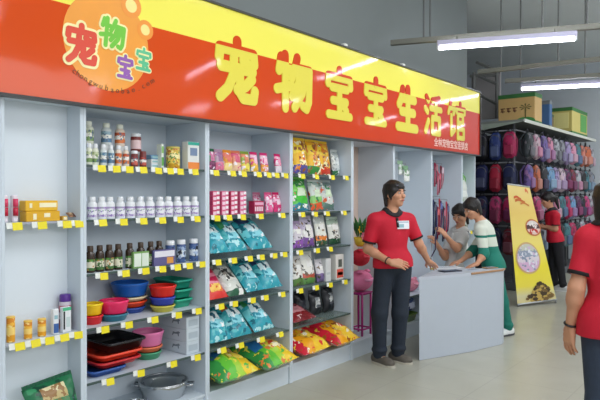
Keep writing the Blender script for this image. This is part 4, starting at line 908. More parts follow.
CN = {'crimson': (150, 24, 44), 'black': (24, 24, 30), 'royal blue': (38, 62, 130), 'magenta': (196, 36, 96), 'charcoal': (40, 52, 56), 'navy': (28, 38, 84), 'dark blue': (34, 44, 96), 'rose red': (190, 34, 66), 'violet': (120, 96, 170), 'hot pink': (220, 70, 130), 'pale pink': (232, 150, 180), 'lilac': (170, 150, 200), 'white and pink': (222, 196, 206), 'sky blue': (120, 170, 214), 'grey': (150, 152, 160), 'orange': (214, 110, 70), 'teal': (70, 130, 140), 'plum': (90, 40, 90), 'wine red': (130, 30, 50), 'silver': (188, 192, 200), 'salmon': (220, 130, 110), 'olive': (120, 130, 80)}
def backpack(loc, rz, shape, cname, pname, label, group):
    me = shape; c = tuple(int(q * .8) for q in CN[cname]); p = tuple(int(q * .5 + q2 * .36) for q, q2 in zip(CN[cname], CN[pname]))
    o = tag(obj('backpack', me[0], pack([(0, c), (.5, tuple(min(255, int(q * 1.08)) for q in c))], [tuple(int(q * .75) for q in c), p], .22, 14, loc[0] + loc[2], .6, bump=.2), None, loc, (0, 0, rz)), label, 'backpack', group)
    obj('pocket', me[1], mat(p, .6, var=.1, bump=.2), o); obj('handle', me[2], mat((40, 40, 46), .6), o)
    for k in (3, 4): obj('shoulder_strap', me[k], mat(tuple(int(q * .8) for q in c), .7), o)
    obj('zipper', me[5], mat((96, 96, 104), .4), o); return o
endc = [['crimson', 'black', 'royal blue', 'magenta'], ['navy', 'dark blue', 'rose red', 'navy'], ['plum', 'navy', 'hot pink', 'magenta'], ['black', 'plum', 'navy', 'wine red']]
RN = ['top', 'second', 'third', 'bottom']
rnd = random.Random(11)
for r, zz in enumerate(rails):
    for k in range(4):
        y = RY + .79 - k * .222 - .03
        c = endc[r][k]; backpack((RX0 - .075, y, zz - .03), -math.pi / 2 + rnd.uniform(-.1, .1), SHN[k % 2], c, ['black', 'navy', 'grey', 'wine red'][(k + r) % 4], f'{c} backpack, {ORD[k]} from the sign on the {RN[r]} rail of the rack end', 'backpacks on the rack end')
side = [['charcoal', 'white and pink', 'violet', 'pale pink', 'silver', 'grey', 'lilac', 'pale pink', 'teal', 'salmon', 'orange', 'silver'],
        ['violet', 'orange', 'black', 'sky blue', 'lilac', 'white and pink', 'plum', 'wine red', 'silver', 'black', 'teal', 'grey'],
        ['magenta', 'hot pink', 'silver', 'grey', 'pale pink', 'teal', 'magenta', 'sky blue', 'plum', 'black', 'hot pink', 'silver'],
        ['plum', 'black', 'grey', 'navy', 'hot pink', 'black', 'teal', 'magenta', 'charcoal', 'silver', 'black', 'navy']]
for r, zz in enumerate(rails):
    for k in range(12):
        x = RX0 + .22 + k * .35; c = side[r][k]; p = rnd.choice(['pale pink', 'silver', 'hot pink', 'violet', 'sky blue', 'black', 'white and pink', 'magenta'])
        backpack((x, RY - .1, zz - .03), rnd.uniform(-.12, .12), SH[(k + r) % 3], c, p, f'{c} backpack with {p} pocket, {ORD[k]} along the {RN[r]} side rail', 'backpacks on the rack side').rotation_euler.y = rnd.uniform(-.13, .13)
# cartons on the rack top
def stock_carton(label, c0, w, d, h, body, top, marks, rz=0.):
    o = carton('stock_carton', label, 'carton', c0, (w, d, h), body, (), None, rz, .008)
    MB().box((0, 0, h * .93), (w + .006, d + .006, h * .14), .004).build('lid', top, o)
    mb = MB(); mb.box((0, 0, h * .05), (w + .005, d + .005, h * .09), .003); mb.build('green_band', top, o)
    return o
TANC = mat((214, 176, 112), .6, var=.06); GRN = mat((60, 120, 62), .6); 
ZK = ZR + .036
pa = at_z(499, 125, ZK)
c1 = stock_carton('large tan carton with green lid and palm tree print on the rack top', (10.08, .41, ZK), .36, .6, .5, TANC, GRN, 1)
xf = -.18 - .004; DKR = mat((96, 44, 36), .6)
for k, yy in enumerate((.22, .12, .02)):
    mb = MB()
    mb.box((xf, yy, .27), (.004, .08, .012)); mb.box((xf, yy, .235), (.004, .012, .075)); mb.box((xf, yy, .22), (.004, .055 if k else .07, .012)); mb.box((xf, yy + .02, .245), (.004, .01, .04)); mb.build('printed_mark', DKR, c1)
mb = MB(); mb.box((xf, -.15, .16), (.004, .02, .2))
for a in range(8):
    t = a * math.pi / 4; mb.add([(xf - .001, -.15, .27), (xf - .001, -.15 + .09 * math.cos(t - .18), .27 + .05 * math.sin(t - .18)), (xf - .001, -.15 + .1 * math.cos(t), .27 + .06 * math.sin(t)), (xf - .001, -.15 + .09 * math.cos(t + .18), .27 + .05 * math.sin(t + .18))], [(0, 1, 2, 3)])
mb.build('palm_tree_print', mat((110, 104, 56), .6), c1)
mb = MB(); mb.add([(xf, -.15 + .16 * math.cos(t), .04 + .07 * math.sin(t)) for t in [math.pi * k / 10 for k in range(11)]], [tuple(range(11))]); mb.build('island_print', mat((70, 150, 76), .6), c1)
c2 = stock_carton('slim blue and grey carton between the tan cartons on the rack top', (10.75, .24, ZK), .14, .26, .46, mat((70, 110, 160), .6), mat((120, 126, 130), .6), 1)
c3 = stock_carton('second tan carton with green ends, further along the rack top', (12.55, .3, ZK), 1.1, .42, .5, mat((206, 190, 110), .6, var=.06), GRN, 1)
MB().box((-.554, .0, .25), (.006, .3, .3), .002).build('printed_panel', mat((236, 226, 150), .6), c3)
MB().box((.25, -.213, .25), (.45, .006, .34), .002).build('green_panel', mat((90, 160, 80), .6), c3)
c4 = stock_carton('dim carton standing behind the slim blue carton on the rack top', (11.4, .6, ZK), .7, .5, .34, mat((120, 104, 74), .6), mat((70, 90, 60), .6), 1)
# ------------------------------------------------------------------ figures: signed distance fields meshed into one surface
class Field:
    def __init__(s, lo, hi, res):
        s.lo = np.array(lo, float); s.res = res; s.n = np.ceil((np.array(hi, float) - s.lo) / res).astype(int) + 1
        s.d = np.full(s.n, 1.0, np.float32)
    def sub(s, a, b, pad):
        i0 = np.maximum(0, np.floor((np.array(a) - pad - s.lo) / s.res).astype(int)); i1 = np.minimum(s.n, np.ceil((np.array(b) + pad - s.lo) / s.res).astype(int) + 1)
        if np.any(i1 <= i0): return None
        g = [s.lo[k] + s.res * np.arange(i0[k], i1[k]) for k in range(3)]
        X, Y, Z = np.meshgrid(*g, indexing='ij'); return tuple(slice(i0[k], i1[k]) for k in range(3)), np.stack((X, Y, Z), -1)
    def put(s, prim, k=.02, mode='u', clip=None):
        fn, a, b = prim; q = s.sub(a, b, k + 3 * s.res)
        if q is None: return s
        sl, p = q; d = fn(p)
        if clip:
            for p0, n in clip: d = np.maximum(d, (p - np.array(p0)) @ np.array(n))
        e = s.d[sl]
        if mode == 'u':
            if k > 0: h = np.clip(.5 + .5 * (e - d) / k, 0, 1); e2 = e * (1 - h) + d * h - k * h * (1 - h)
            else: e2 = np.minimum(e, d)
        else:
            h = np.clip(.5 - .5 * (e + d) / k, 0, 1); e2 = e * (1 - h) - d * h + k * h * (1 - h)
        s.d[sl] = e2; return s
    def cut(s, p0, n):
        g = [s.lo[k] + s.res * np.arange(s.n[k]) for k in range(3)]
        n = np.array(n); h = (g[0][:, None, None] - p0[0]) * n[0] + (g[1][None, :, None] - p0[1]) * n[1] + (g[2][None, None, :] - p0[2]) * n[2]
        s.d = np.maximum(s.d, h); return s
    def mesh(s, name, origin):
        d = s.d.copy(); d[[0, -1]] = 1; d[:, [0, -1]] = 1; d[:, :, [0, -1]] = 1
        ins = d < 0; nx, ny, nz = d.shape
        c = np.zeros((nx - 1, ny - 1, nz - 1), np.uint8)
        for i in (0, 1):
            for j in (0, 1):
                for k in (0, 1): c += ins[i:nx - 1 + i, j:ny - 1 + j, k:nz - 1 + k]
        act = (c > 0) & (c < 8); ids = np.full(c.shape, -1, np.int64); idx = np.argwhere(act); ids[act] = np.arange(len(idx))
        acc = np.zeros((len(idx), 3)); cnt = np.zeros(len(idx))
        co = [(i, j, k) for i in (0, 1) for j in (0, 1) for k in (0, 1)]
        for a in co:
            for ax in range(3):
                if a[ax]: continue
                b = list(a); b[ax] = 1
                da = d[idx[:, 0] + a[0], idx[:, 1] + a[1], idx[:, 2] + a[2]]; db = d[idx[:, 0] + b[0], idx[:, 1] + b[1], idx[:, 2] + b[2]]
                m = (da < 0) != (db < 0); t = da[m] / (da[m] - db[m])
                pt = np.array(a, float)[None, :].repeat(m.sum(), 0); pt[:, ax] += t; acc[m] += pt; cnt[m] += 1
        v = s.lo + s.res * (idx + acc / cnt[:, None]) - np.array(origin)
        F = []
        for ax in range(3):
            u, w_ = [q for q in range(3) if q != ax]
            sl0 = [slice(None)] * 3; sl1 = [slice(None)] * 3; sl0[ax] = slice(0, -1); sl1[ax] = slice(1, None)
            a = ins[tuple(sl0)]; b = ins[tuple(sl1)]; e = np.argwhere(a != b)
            e = e[(e[:, u] > 0) & (e[:, w_] > 0) & (e[:, u] < d.shape[u] - 1) & (e[:, w_] < d.shape[w_] - 1)]
            fl = a[e[:, 0], e[:, 1], e[:, 2]]
            def at(du, dw):
                q = e.copy(); q[:, u] += du; q[:, w_] += dw; return ids[q[:, 0], q[:, 1], q[:, 2]]
            Q = np.stack((at(-1, -1), at(0, -1), at(0, 0), at(-1, 0)), 1)
            if ax == 1: fl = ~fl
            Q[~fl] = Q[~fl][:, ::-1]; F.append(Q)
        F = np.concatenate(F); me = bpy.data.meshes.new(name)
        me.vertices.add(len(v)); me.vertices.foreach_set('co', v.ravel()); me.loops.add(F.size); me.loops.foreach_set('vertex_index', F.ravel().astype(np.int32))
        me.polygons.add(len(F)); me.polygons.foreach_set('loop_start', np.arange(0, F.size, 4, dtype=np.int32)); me.polygons.foreach_set('use_smooth', np.ones(len(F), bool))
        me.update(calc_edges=True); me.validate(); return me
def rc(a, b, r1, r2):
    a = np.array(a, float); b = np.array(b, float); ba = b - a; L2 = ba @ ba + 1e-9
    def f(p):
        t = np.clip(((p - a) @ ba) / L2, 0, 1); return np.linalg.norm(p - a - t[..., None] * ba, axis=-1) - (r1 + (r2 - r1) * t)
    r = max(r1, r2); return f, np.minimum(a, b) - r, np.maximum(a, b) + r
def el(c, ax, R):
    """ellipsoid: centre, basis rows (3 unit vectors), radii"""
    c = np.array(c, float); ax = np.array([list(q) for q in ax], float); R = np.array(R, float)
    def f(p):
        q = (p - c) @ ax.T; k0 = np.linalg.norm(q / R, axis=-1); k1 = np.linalg.norm(q / R ** 2, axis=-1) + 1e-9; return k0 * (k0 - 1) / k1
    e = np.abs(ax.T) @ R; return f, c - e, c + e
def cap2(a, b, r1, r2, ax, sq):
    """round cone flattened along the unit axis ax by the factor sq (<1 makes it thinner)"""
    a = np.array(a, float); b = np.array(b, float); ax = np.array(list(ax), float); ba = b - a
    def f(p):
        q = p - a; q = q + ax * ((q @ ax)[..., None] * (1 / sq - 1)); bb = ba + ax * ((ba @ ax) * (1 / sq - 1)); t = np.clip((q @ bb) / (bb @ bb + 1e-9), 0, 1)
        return (np.linalg.norm(q - t[..., None] * bb, axis=-1) - (r1 + (r2 - r1) * t)) * (sq ** .5)
    r = max(r1, r2); return f, np.minimum(a, b) - r, np.maximum(a, b) + r
def N(v): return Vector(v).normalized()
def hand(f, w, d, palm, side, k=1., curl=.35, spread=.09, tcurl=.3):
    """w wrist, d pointing direction, palm = palm normal, side = thumb side; five separate fingers"""
    d = N(d); palm = N(Vector(palm) - d * Vector(palm).dot(d)); side = N(Vector(side) - d * Vector(side).dot(d) - palm * Vector(side).dot(palm)); w = Vector(w)
    kn = []
    for i in range(4):
        off = (1.5 - i) * .0205 * k; kp = w + d * ((.088 - .004 * abs(i - 1.2)) * k) + side * off; kn.append(kp)
        f.put(rc(w + d * .012 * k + side * off * .62, kp, .0165 * k, .0125 * k), .012)
    for i, L in enumerate((.068, .077, .072, .056)):
        p = kn[i]; di = N(d + side * (1.5 - i) * spread); L *= k
        for s_, (fr, r1, r2) in enumerate(((.45, .0098, .0088), (.3, .0088, .0082), (.25, .0082, .007))):
            c = curl * (.7, 1.1, .8)[s_]; di = N(di * math.cos(c) + palm * math.sin(c)); q = p + di * (L * fr)
            f.put(rc(p, q, r1 * k, r2 * k), .004); p = q
    p = w + d * .028 * k + side * .026 * k; q = p + N(d * .72 + side * .62 + palm * .28) * .042 * k
    f.put(rc(w + d * .012 * k + side * .01 * k, p, .017 * k, .016 * k), .012); f.put(rc(p, q, .0135 * k, .011 * k), .008)
    q2 = q + N(d * (.9) + side * (.4 - tcurl) + palm * .35) * .032 * k; f.put(rc(q, q2, .011 * k, .0085 * k), .004)
SKIN = mat((204, 148, 116), .55, var=.05, scale=20); HAIR = mat((22, 17, 16), .45, var=.2, scale=40, bump=.3)
def head_basis(face):
    fd = N(face); r = N(fd.cross(UP)); u = r.cross(fd); return r, fd, u      # r = viewer-independent: person's right-hand side when looking along fd
def build_head(f, hc, face, k=1.):
    r, fd, u = head_basis(face); hc = Vector(hc); ax = (r, fd, u)
    f.put(el(hc + u * .022 * k - fd * .006 * k, ax, (.074 * k, .094 * k, .092 * k)), .01)
    f.put(el(hc - u * .048 * k + fd * .026 * k, ax, (.054 * k, .06 * k, .062 * k)), .035)
    f.put(el(hc - u * .092 * k + fd * .058 * k, ax, (.02 * k, .017 * k, .016 * k)), .03)
    for sg in (-1, 1):
        f.put(el(hc + r * sg * .031 * k + fd * .094 * k + u * .004 * k, ax, (.017 * k, .012 * k, .011 * k)), .016, 's')
        f.put(el(hc + r * sg * .041 * k + fd * .058 * k - u * .022 * k, ax, (.024 * k, .025 * k, .02 * k)), .02)
        f.put(el(hc + r * sg * .074 * k - fd * .004 * k - u * .008 * k, ax, (.009 * k, .018 * k, .031 * k)), .006)
    f.put(rc(hc + fd * .083 * k + u * .004 * k, hc + fd * .105 * k - u * .03 * k, .007 * k, .012 * k), .012)
    f.put(el(hc + fd * .084 * k - u * .058 * k, ax, (.022 * k, .012 * k, .009 * k)), .012)
    return r, fd, u
def face_parts(o, base, hc, face, k=1.):
    r, fd, u = head_basis(face); hc = Vector(hc) - Vector(base); R3 = Matrix((r, fd, u)).transposed().to_4x4()
    def ellip(nm, c, rad, m):
        mb = MB(); mb.lathe([(math.cos(t), math.sin(t)) for t in [-math.pi / 2 + .02 + (math.pi - .04) * j / 8 for j in range(9)]], n=12); me = mb.mesh(nm, True)
        me.transform(Matrix.Translation(c) @ R3 @ Matrix.Diagonal((*rad, 1))); return obj(nm, me, m, o)
    for sg in (-1, 1):
        c = hc + r * sg * .031 * k + fd * .0815 * k + u * .004 * k
        e = ellip('eye', c, (.0125 * k, .008 * k, .0058 * k), mat((206, 198, 190), .3)); ir = ellip('iris', c + fd * .006 * k, (.006 * k, .004 * k, .006 * k), mat((26, 18, 14), .2)); ir.parent = e
        ellip('eyebrow', hc + r * sg * .033 * k + fd * .086 * k + u * .026 * k, (.02 * k, .008 * k, .004 * k), HAIR)
    ellip('mouth', hc + fd * .0935 * k - u * .058 * k, (.021 * k, .007 * k, .006 * k), mat((176, 88, 82), .4))
def hair_mesh(base, hc, face, k, res, style, extra=None):
    r, fd, u = head_basis(face); hc = Vector(hc); ax = (r, fd, u); lo = hc - Vector((.24, .24, .55)) * k; hi = hc + Vector((.24, .24, .22)) * k
    f = Field(lo, hi, res)
    f.put(el(hc + u * .03 * k - fd * .012 * k, ax, (.086 * k, .103 * k, .096 * k)), .01)
    # open the face
    f.put(el(hc + fd * .115 * k - u * .035 * k, ax, (.07 * k, .085 * k, .078 * k)), .02, 's')
    f.put(el(hc + fd * .07 * k - u * .1 * k, ax, (.09 * k, .085 * k, .075 * k)), .02, 's')
    if style == 'tied':
        f.put(rc(hc - fd * .085 * k + u * .03 * k, hc - fd * .13 * k - u * .0 * k, .036 * k, .036 * k), .02); f.put(rc(hc - fd * .13 * k, hc - fd * .13 * k - u * .17 * k, .036 * k, .016 * k), .02)
    elif style == 'long': f.put(cap2(hc - fd * .06 * k, hc - fd * .055 * k - u * .2 * k, .07 * k, .055 * k, fd, .7), .03)
    # locks combed from the crown
    rg = random.Random(4); M = 30
    for i in range(M):
        a = 2 * math.pi * (i + rg.uniform(-.25, .25)) / M; q = abs((a + math.pi) % (2 * math.pi) - math.pi); dr = fd * math.cos(a) + r * math.sin(a)
        R1 = lambda z: math.sqrt(max(.05, 1 - ((z - .022) / .1) ** 2))
        rad = lambda z, g=1.: dr * (1 / math.sqrt((math.cos(a) / .094) ** 2 + (math.sin(a) / .078) ** 2)) * R1(z) * g - fd * .008
        if q < .85: e = .052 + rg.uniform(-.012, .008); g = .985
        elif q < 1.2: e = -.005 + rg.uniform(-.02, .01); g = 1.0
        elif q < 1.75: e = (-.04 if style != 'tied' else .0) + rg.uniform(-.015, .01); g = 1.06
        else: e = (-.092 if style != 'tied' else -.04) + rg.uniform(-.02, .012); g = 1.0
        c0 = hc + (u * .112 - fd * .02 + dr * .02) * k; c1 = hc + (rad(.075) + u * .078) * k; c2 = hc + (rad(.03 if e < .03 else .055) + u * max(.03, e + .012)) * k
        z3 = e if e > -.03 else -.02
        c3 = hc + (rad(z3, g) + u * e) * k
        f.put(rc(c0, c1, .013 * k, .015 * k), .006); f.put(rc(c1, c2, .015 * k, .014 * k), .006); f.put(rc(c2, c3, .014 * k, .006 * k), .006)
    if extra: extra(f)
    return f.mesh('hair', base)
def limb_clip(a, b, t):
    p = Vector(a).lerp(Vector(b), t); return [(p, N(Vector(b) - Vector(a)))]

def person(name, label, base, J, face, front, k, res, cloth, hair='short', body_extra=None, face_on=True, hand_kw=None):
    """J: joints in world space. cloth: colours and cut of the clothes."""
    base = Vector(base); front = N(front); rt = N(UP.cross(front)) * -1     # the person's right-hand side
    pts = list(J.values()); lo = np.min([list(p) for p in pts], 0) - .17; hi = np.max([list(p) for p in pts], 0) + .17
    f = Field(lo, hi, res)
    hr = build_head(f, J['head'], face, k)
    hc = Vector(J['head']); nb = Vector(J['neck']); pv = Vector(J['pelvis'])
    f.put(rc(hc - hr[2] * .06 * k - hr[1] * .012 * k, nb, .046 * k, .052 * k), .03)
    sl, sr = Vector(J['sh_l']), Vector(J['sh_r']); up = N(nb - pv)
    axis = N(sl - sr); fr = N(up.cross(axis)); fr = fr if fr.dot(front) > 0 else -fr; axis = N(fr.cross(up)) * (1 if N(fr.cross(up)).dot(axis) > 0 else -1); T = (axis, fr, up)
    chest = pv.lerp(nb, .68); waist = pv.lerp(nb, .32); shw = (sl - sr).length / 2
    def torso(g, e, kk=.06):
        g.put(el(chest, T, (shw * .84 + e, .098 * k + e, .16 * k + e)), kk); g.put(el(waist, T, (shw * .68 + e, .088 * k + e, .15 * k + e)), kk)
        g.put(cap2(sl - axis * .02, sr + axis * .02, .052 * k + e, .052 * k + e, fr, .95), kk); g.put(el(pv, T, (shw * .78 + e, .105 * k + e, .12 * k + e)), kk)
        g.put(rc(nb - up * .05, nb.lerp(sl, .65) - up * .012, .05 * k + e, .036 * k + e), kk * .7); g.put(rc(nb - up * .05, nb.lerp(sr, .65) - up * .012, .05 * k + e, .036 * k + e), kk * .7)
    torso(f, 0)
    for s_ in 'lr':
        sh, eb, wr = (Vector(J[q + s_]) for q in ('sh_', 'el_', 'wr_'))
        f.put(rc(sh, eb, .045 * k, .036 * k), .03); f.put(rc(eb, eb.lerp(wr, .28), .035 * k, .0355 * k), .035); f.put(rc(eb.lerp(wr, .28), wr, .0355 * k, .025 * k), .035)
        hk = dict(d=(wr - eb), palm=-fr, side=fr, k=k * .97, curl=.3); hk.update((hand_kw or {}).get(s_, {})); hand(f, wr, **hk)
        hp, kn, an = (Vector(J[q + s_]) for q in ('hip_', 'kn_', 'an_'))
        f.put(rc(hp, kn, .082 * k, .054 * k), .04); f.put(rc(kn, kn.lerp(an, .35), .053 * k, .052 * k), .02); f.put(rc(kn.lerp(an, .35), an, .052 * k, .036 * k), .02)
        toe = Vector(J['toe_' + s_]); f.put(rc(an - UP * .03, toe, .036 * k, .026 * k), .02)
    if body_extra: body_extra(f)
    root = obj(name, f.mesh('body', base), SKIN, None, base); tag(root, label, 'person')
    if face_on: face_parts(root, base, hc, face, k)
    if hair: obj('hair', hair_mesh(base, hc, face, k, min(res, .006), hair, cloth.get('hair_extra')), HAIR, root)
    # shirt with sleeves
    g = Field(lo, hi, res); e = cloth.get('e', .012); torso(g, e)
    sf = cloth.get('sleeve', .62)
    for s_ in 'lr':
        sh, eb, wr = (Vector(J[q + s_]) for q in ('sh_', 'el_', 'wr_'))
        if sf <= 1: g.put(rc(sh, eb, .06 * k, .056 * k), .035, clip=limb_clip(sh, eb, sf))
        else:
            g.put(rc(sh, eb, .064 * k, .054 * k), .035); g.put(rc(eb, wr, .054 * k, .042 * k), .03, clip=limb_clip(eb, wr, sf - 1))
    hem = pv.lerp(nb, cloth.get('hem', -.16)); g.put(el(hem, T, (shw * .78 + e, .11 * k + e, .14 * k)), .05)
    for s_ in 'lr':
        hq = Vector(J['hip_' + s_]); g.put(rc(hq + up * .06, hq - up * .03, .084 * k + e, .086 * k + e), .05)
    g.cut(hem, -up); g.put(rc(nb + up * .02 + fr * .02, hc - hr[2] * .1 * k, .058 * k, .05 * k), .01, 's')
    sh_o = obj(cloth.get('top_name', 'polo_shirt'), g.mesh('shirt', base), cloth['top'], root)
    if 'top2' in cloth:      # a contrasting lower body of the jacket
        pass
    if cloth.get('collar'):
        from mathutils.bvhtree import BVHTree
        tree = BVHTree.FromPolygons([v.co.copy() for v in sh_o.data.vertices], [tuple(p.vertices) for p in sh_o.data.polygons])
        def onshirt(q, off=.004):
            h = tree.ray_cast(q - base + fr * .5, -fr); return (h[0] + fr * off) if h[0] else q - base + fr * (.1 * k + e)
        c = nb - base - fr * .004; mb = MB(); n = 28; P_ = []
        for i in range(n):
            a = 2 * math.pi * i / n; ct, st = math.cos(a), math.sin(a); dip = max(0, st) ** 3
            dr = axis * ct + fr * st
            P_.append([c + dr * .056 * k + up * (.03 - .03 * dip) * k, c + dr * .06 * k + up * (.052 - .045 * dip) * k, c + dr * .067 * k + up * (.05 - .045 * dip) * k,
                       c + dr * (.088 + e) * k + up * (.008 - .034 * dip) * k + fr * .012 * dip, c + dr * (.082 + e) * k + up * (.0 - .036 * dip) * k + fr * .008 * dip])
        mb.grid(P_, True); mb.build('collar', cloth['collar'], root, True)
        mb = MB(); pts_ = [onshirt(nb.lerp(chest, t_) , .002) for t_ in (.3, .5, .7, .9)]
        mb.tube(pts_, .013 * k, 6); mb.build('placket', cloth['collar'], root, True)
        if sf <= 1:
            for s_ in 'lr':
                sh, eb = Vector(J['sh_' + s_]), Vector(J['el_' + s_]); p0 = sh.lerp(eb, sf - .07); p1 = sh.lerp(eb, sf + .005)
                mb = MB(); rr0 = .0615 * k
                t = N(eb - sh); a = t.orthogonal().normalized(); b = t.cross(a); Q = []
                for i in range(20):
                    th = 2 * math.pi * i / 20; dv = a * math.cos(th) + b * math.sin(th); Q.append([p0 + dv * rr0 - base, p1 + dv * rr0 - base, p1 + dv * (rr0 - .012) - base])
                mb.grid(Q, True); mb.build('sleeve_cuff', cloth['collar'], root, True)
    # trousers
    g = Field(lo, hi, res); ex = cloth.get('leg_e', .016)
    g.put(el(pv, T, (shw * .8 + .004, .112 * k, .12 * k)), .04)
    for s_ in 'lr':
        hp, kn, an = (Vector(J[q + s_]) for q in ('hip_', 'kn_', 'an_'))
        g.put(rc(hp, kn, .084 * k + ex * .6, .058 * k + ex), .035); g.put(rc(kn, an, .056 * k + ex, .044 * k + ex), .03)
        for t_, r_2 in ((.9, .009),):
            q = kn.lerp(an, t_); g.put(el(q, (axis, fr, UP), (.048 * k + ex * 1.25, .048 * k + ex * 1.25, .02)), .03)
    g.cut(hem + up * .025, up); g.cut((0, 0, base.z + .035), (0, 0, -1))
    obj('trousers', g.mesh('trousers', base), cloth['legs'], root)
    # shoes
    for s_ in 'lr':
        an, toe = Vector(J['an_' + s_]), Vector(J['toe_' + s_]); td = N((toe - an) * Vector((1, 1, 0))); tr = td.cross(UP)
        g = Field(np.minimum(list(an), list(toe)) - .14, np.maximum(list(an), list(toe)) + .14, min(res, .006))
        a0 = Vector((an.x, an.y, base.z)) - td * .045 * k; t0 = Vector((toe.x, toe.y, base.z))
        g.put(el(a0 + UP * .045 + td * .01, (tr, td, UP), (.042 * k, .06 * k, .05)), .02); g.put(el(a0.lerp(t0, .55) + UP * .036, (tr, td, UP), (.046 * k, .11 * k, .042)), .03); g.put(el(t0 + UP * .026 - td * .02, (tr, td, UP), (.047 * k, .06 * k, .032)), .03)
        g.cut((0, 0, base.z + .012), (0, 0, -1)); so = obj('shoe', g.mesh('shoe', base), cloth['shoe'], root)
        mb = MB(); c = (a0 + t0) / 2 - base; L = (t0 - a0).length / 2 + .055; ps = [(c + td * (L * math.cos(t) * (1)) + tr * (.05 * k * math.sin(t) * (1.05 + .15 * math.cos(t)))) for t in [2 * math.pi * i / 24 for i in range(24)]]
        mb.prismz([(q.x, q.y) for q in ps], .001, .02); mb.build('sole', cloth['sole'], so)
        for q in (.42, .56): 
            mb = MB(); p = a0.lerp(t0, q) + UP * .078 * (1.16 - q * .35) - base; mb.tube([p - tr * .026 + UP * -.006, p + UP * .004, p + tr * .026 + UP * -.006], .0045, 6); mb.build('lace', cloth['sole'], so, True)
    return root, dict(onshirt=onshirt if cloth.get('collar') else None, axis=axis, fr=fr, up=up, chest=chest, base=base, e=e, k=k, shw=shw, pv=pv, nb=nb)
def Jd(Z0, spec):
    return {k_: at_d(x, y, Z0 + dz) for k_, (x, y, dz) in spec.items()}
def camdir(x, y, z): return (RT * x + FW * y + UP * z).normalized()
RED = mat((198, 16, 46), .75, var=.08, scale=14, bump=.15); BLACKC = mat((26, 22, 26), .7)
def denim(c): return mat(c, .8, var=.22, scale=26, bump=.25)

# ---- clerk beside the counter
Z0 = 5.32; base = at_d(389, 365, Z0); base.z = 0
fr = camdir(.3, -.95, 0)
J = Jd(Z0, dict(head=(394.5, 194, -.02), neck=(391.5, 213, 0), sh_r=(374, 220.5, -.05), sh_l=(409, 220.5, .06), el_r=(367.5, 249, -.03), wr_r=(391, 262.5, -.2), el_l=(419, 244, .06), wr_l=(428.5, 261.5, .24),
     pelvis=(393, 262, 0), hip_r=(384.5, 268, -.02), hip_l=(401.5, 268, .03), kn_r=(379.5, 313, -.05), kn_l=(400, 313, .0), an_r=(379.5, 356, -.02), an_l=(398, 353.5, .04), toe_r=(390, 364, -.12), toe_l=(407, 361, -.02)))
J['toe_r'].z = J['toe_l'].z = .03
for s_ in 'rl': J['an_' + s_].z = .09
cl = dict(top=RED, collar=BLACKC, legs=denim((30, 40, 54)), shoe=mat((92, 86, 78), .7, var=.2), sole=mat((196, 190, 176), .6), sleeve=.78, hem=-.1, e=.014, leg_e=.014)
def hx(f): pass
clerk, G = person('person', 'clerk in red polo with black collar and white name badge, standing beside the counter', base, J, camdir(.66, -.74, .04), fr, 1.0, .0055, cl, 'short',
    hand_kw={'r': dict(d=camdir(.93, -.25, -.12), palm=camdir(-.15, .75, -.6), side=UP, curl=.3), 'l': dict(d=camdir(.5, .6, -.36), palm=camdir(.1, -.1, -1), side=camdir(-.8, .3, .1), curl=.28)})
bc = G['onshirt'](G['chest'] + G['axis'] * .05 + G['up'] * .035, .012)
mb = MB(); mb.box((0, 0, 0), (.115, .006, .072), .002); bd = mb.build('name_badge', mat((236, 240, 244), .4), clerk, False, bc, (-.06, 0, math.atan2(G['axis'].y, G['axis'].x)))
MB().box((-.02, -.0036, -.008), (.05, .002, .03)).build('badge_print', mat((150, 190, 200), .5), bd); MB().box((0, -.0036, .024), (.1, .002, .012)).build('badge_strip', mat((190, 200, 214), .5), bd)
mb = MB(); wq = J['el_r'].lerp(J['wr_r'], .86) - base; t = N(J['wr_r'] - J['el_r']); a = t.orthogonal().normalized(); b = t.cross(a)
mb.tube([wq + (a * math.cos(q) + b * math.sin(q)) * .0315 for q in [2 * math.pi * i / 16 for i in range(16)]], .005, 6, True); mb.build('bracelet', mat((60, 30, 26), .4), clerk, True)

# ---- girl in green and white jacket leaning on the far side of the counter
Z0 = 6.38; base = at_d(504, 335, 6.38); base.z = 0
fr = camdir(-.9, -.3, 0)
J = Jd(Z0, dict(head=(472, 208.5, -.04), neck=(481, 221, 0), sh_r=(487, 229, .14), sh_l=(480.5, 230, -.16), el_r=(472, 252, .14), wr_r=(461, 261, .0), el_l=(484, 254, -.2), wr_l=(477, 264, -.26),
     pelvis=(493, 263, .02), hip_r=(493, 270, .1), hip_l=(494, 270, -.05), kn_r=(492, 302, .12), kn_l=(502, 302, -.03), an_r=(497, 330, .12), an_l=(507.5, 331, 0), toe_r=(487, 334, .1), toe_l=(500, 337, -.05)))
for s_ in 'rl': J['an_' + s_].z = .09; J['toe_' + s_].z = .03
def jacket():
    m, nt, b = newmat('jacket_cloth'); n = nt.nodes; L = nt.links
    tc = n.new('ShaderNodeTexCoord'); s2 = n.new('ShaderNodeSeparateXYZ'); L.new(tc.outputs['Object'], s2.inputs[0])
    mr = n.new('ShaderNodeMapRange'); mr.inputs[1].default_value = .6; mr.inputs[2].default_value = 1.4; L.new(s2.outputs['Z'], mr.inputs[0])
    q = lambda z: (z - .6) / .8
    G_, W_ = (24, 122, 104), (214, 220, 206)
    r = ramp(nt, [(0, G_), (q(.95), W_), (q(1.03), W_), (q(1.05), G_), (q(1.075), W_), (q(1.2), W_), (q(1.29), G_)]); L.new(mr.outputs[0], r.inputs[0]); L.new(r.outputs[0], b.inputs['Base Color']); b.inputs['Roughness'].default_value = .8; return m
TEALC = mat((22, 116, 100), .8, var=.12, bump=.2)
cl = dict(top=jacket(), top_name='jacket', legs=TEALC, shoe=mat((226, 228, 226), .5), sole=mat((60, 60, 64), .6), sleeve=1.25, hem=-.16, e=.014, leg_e=.012)
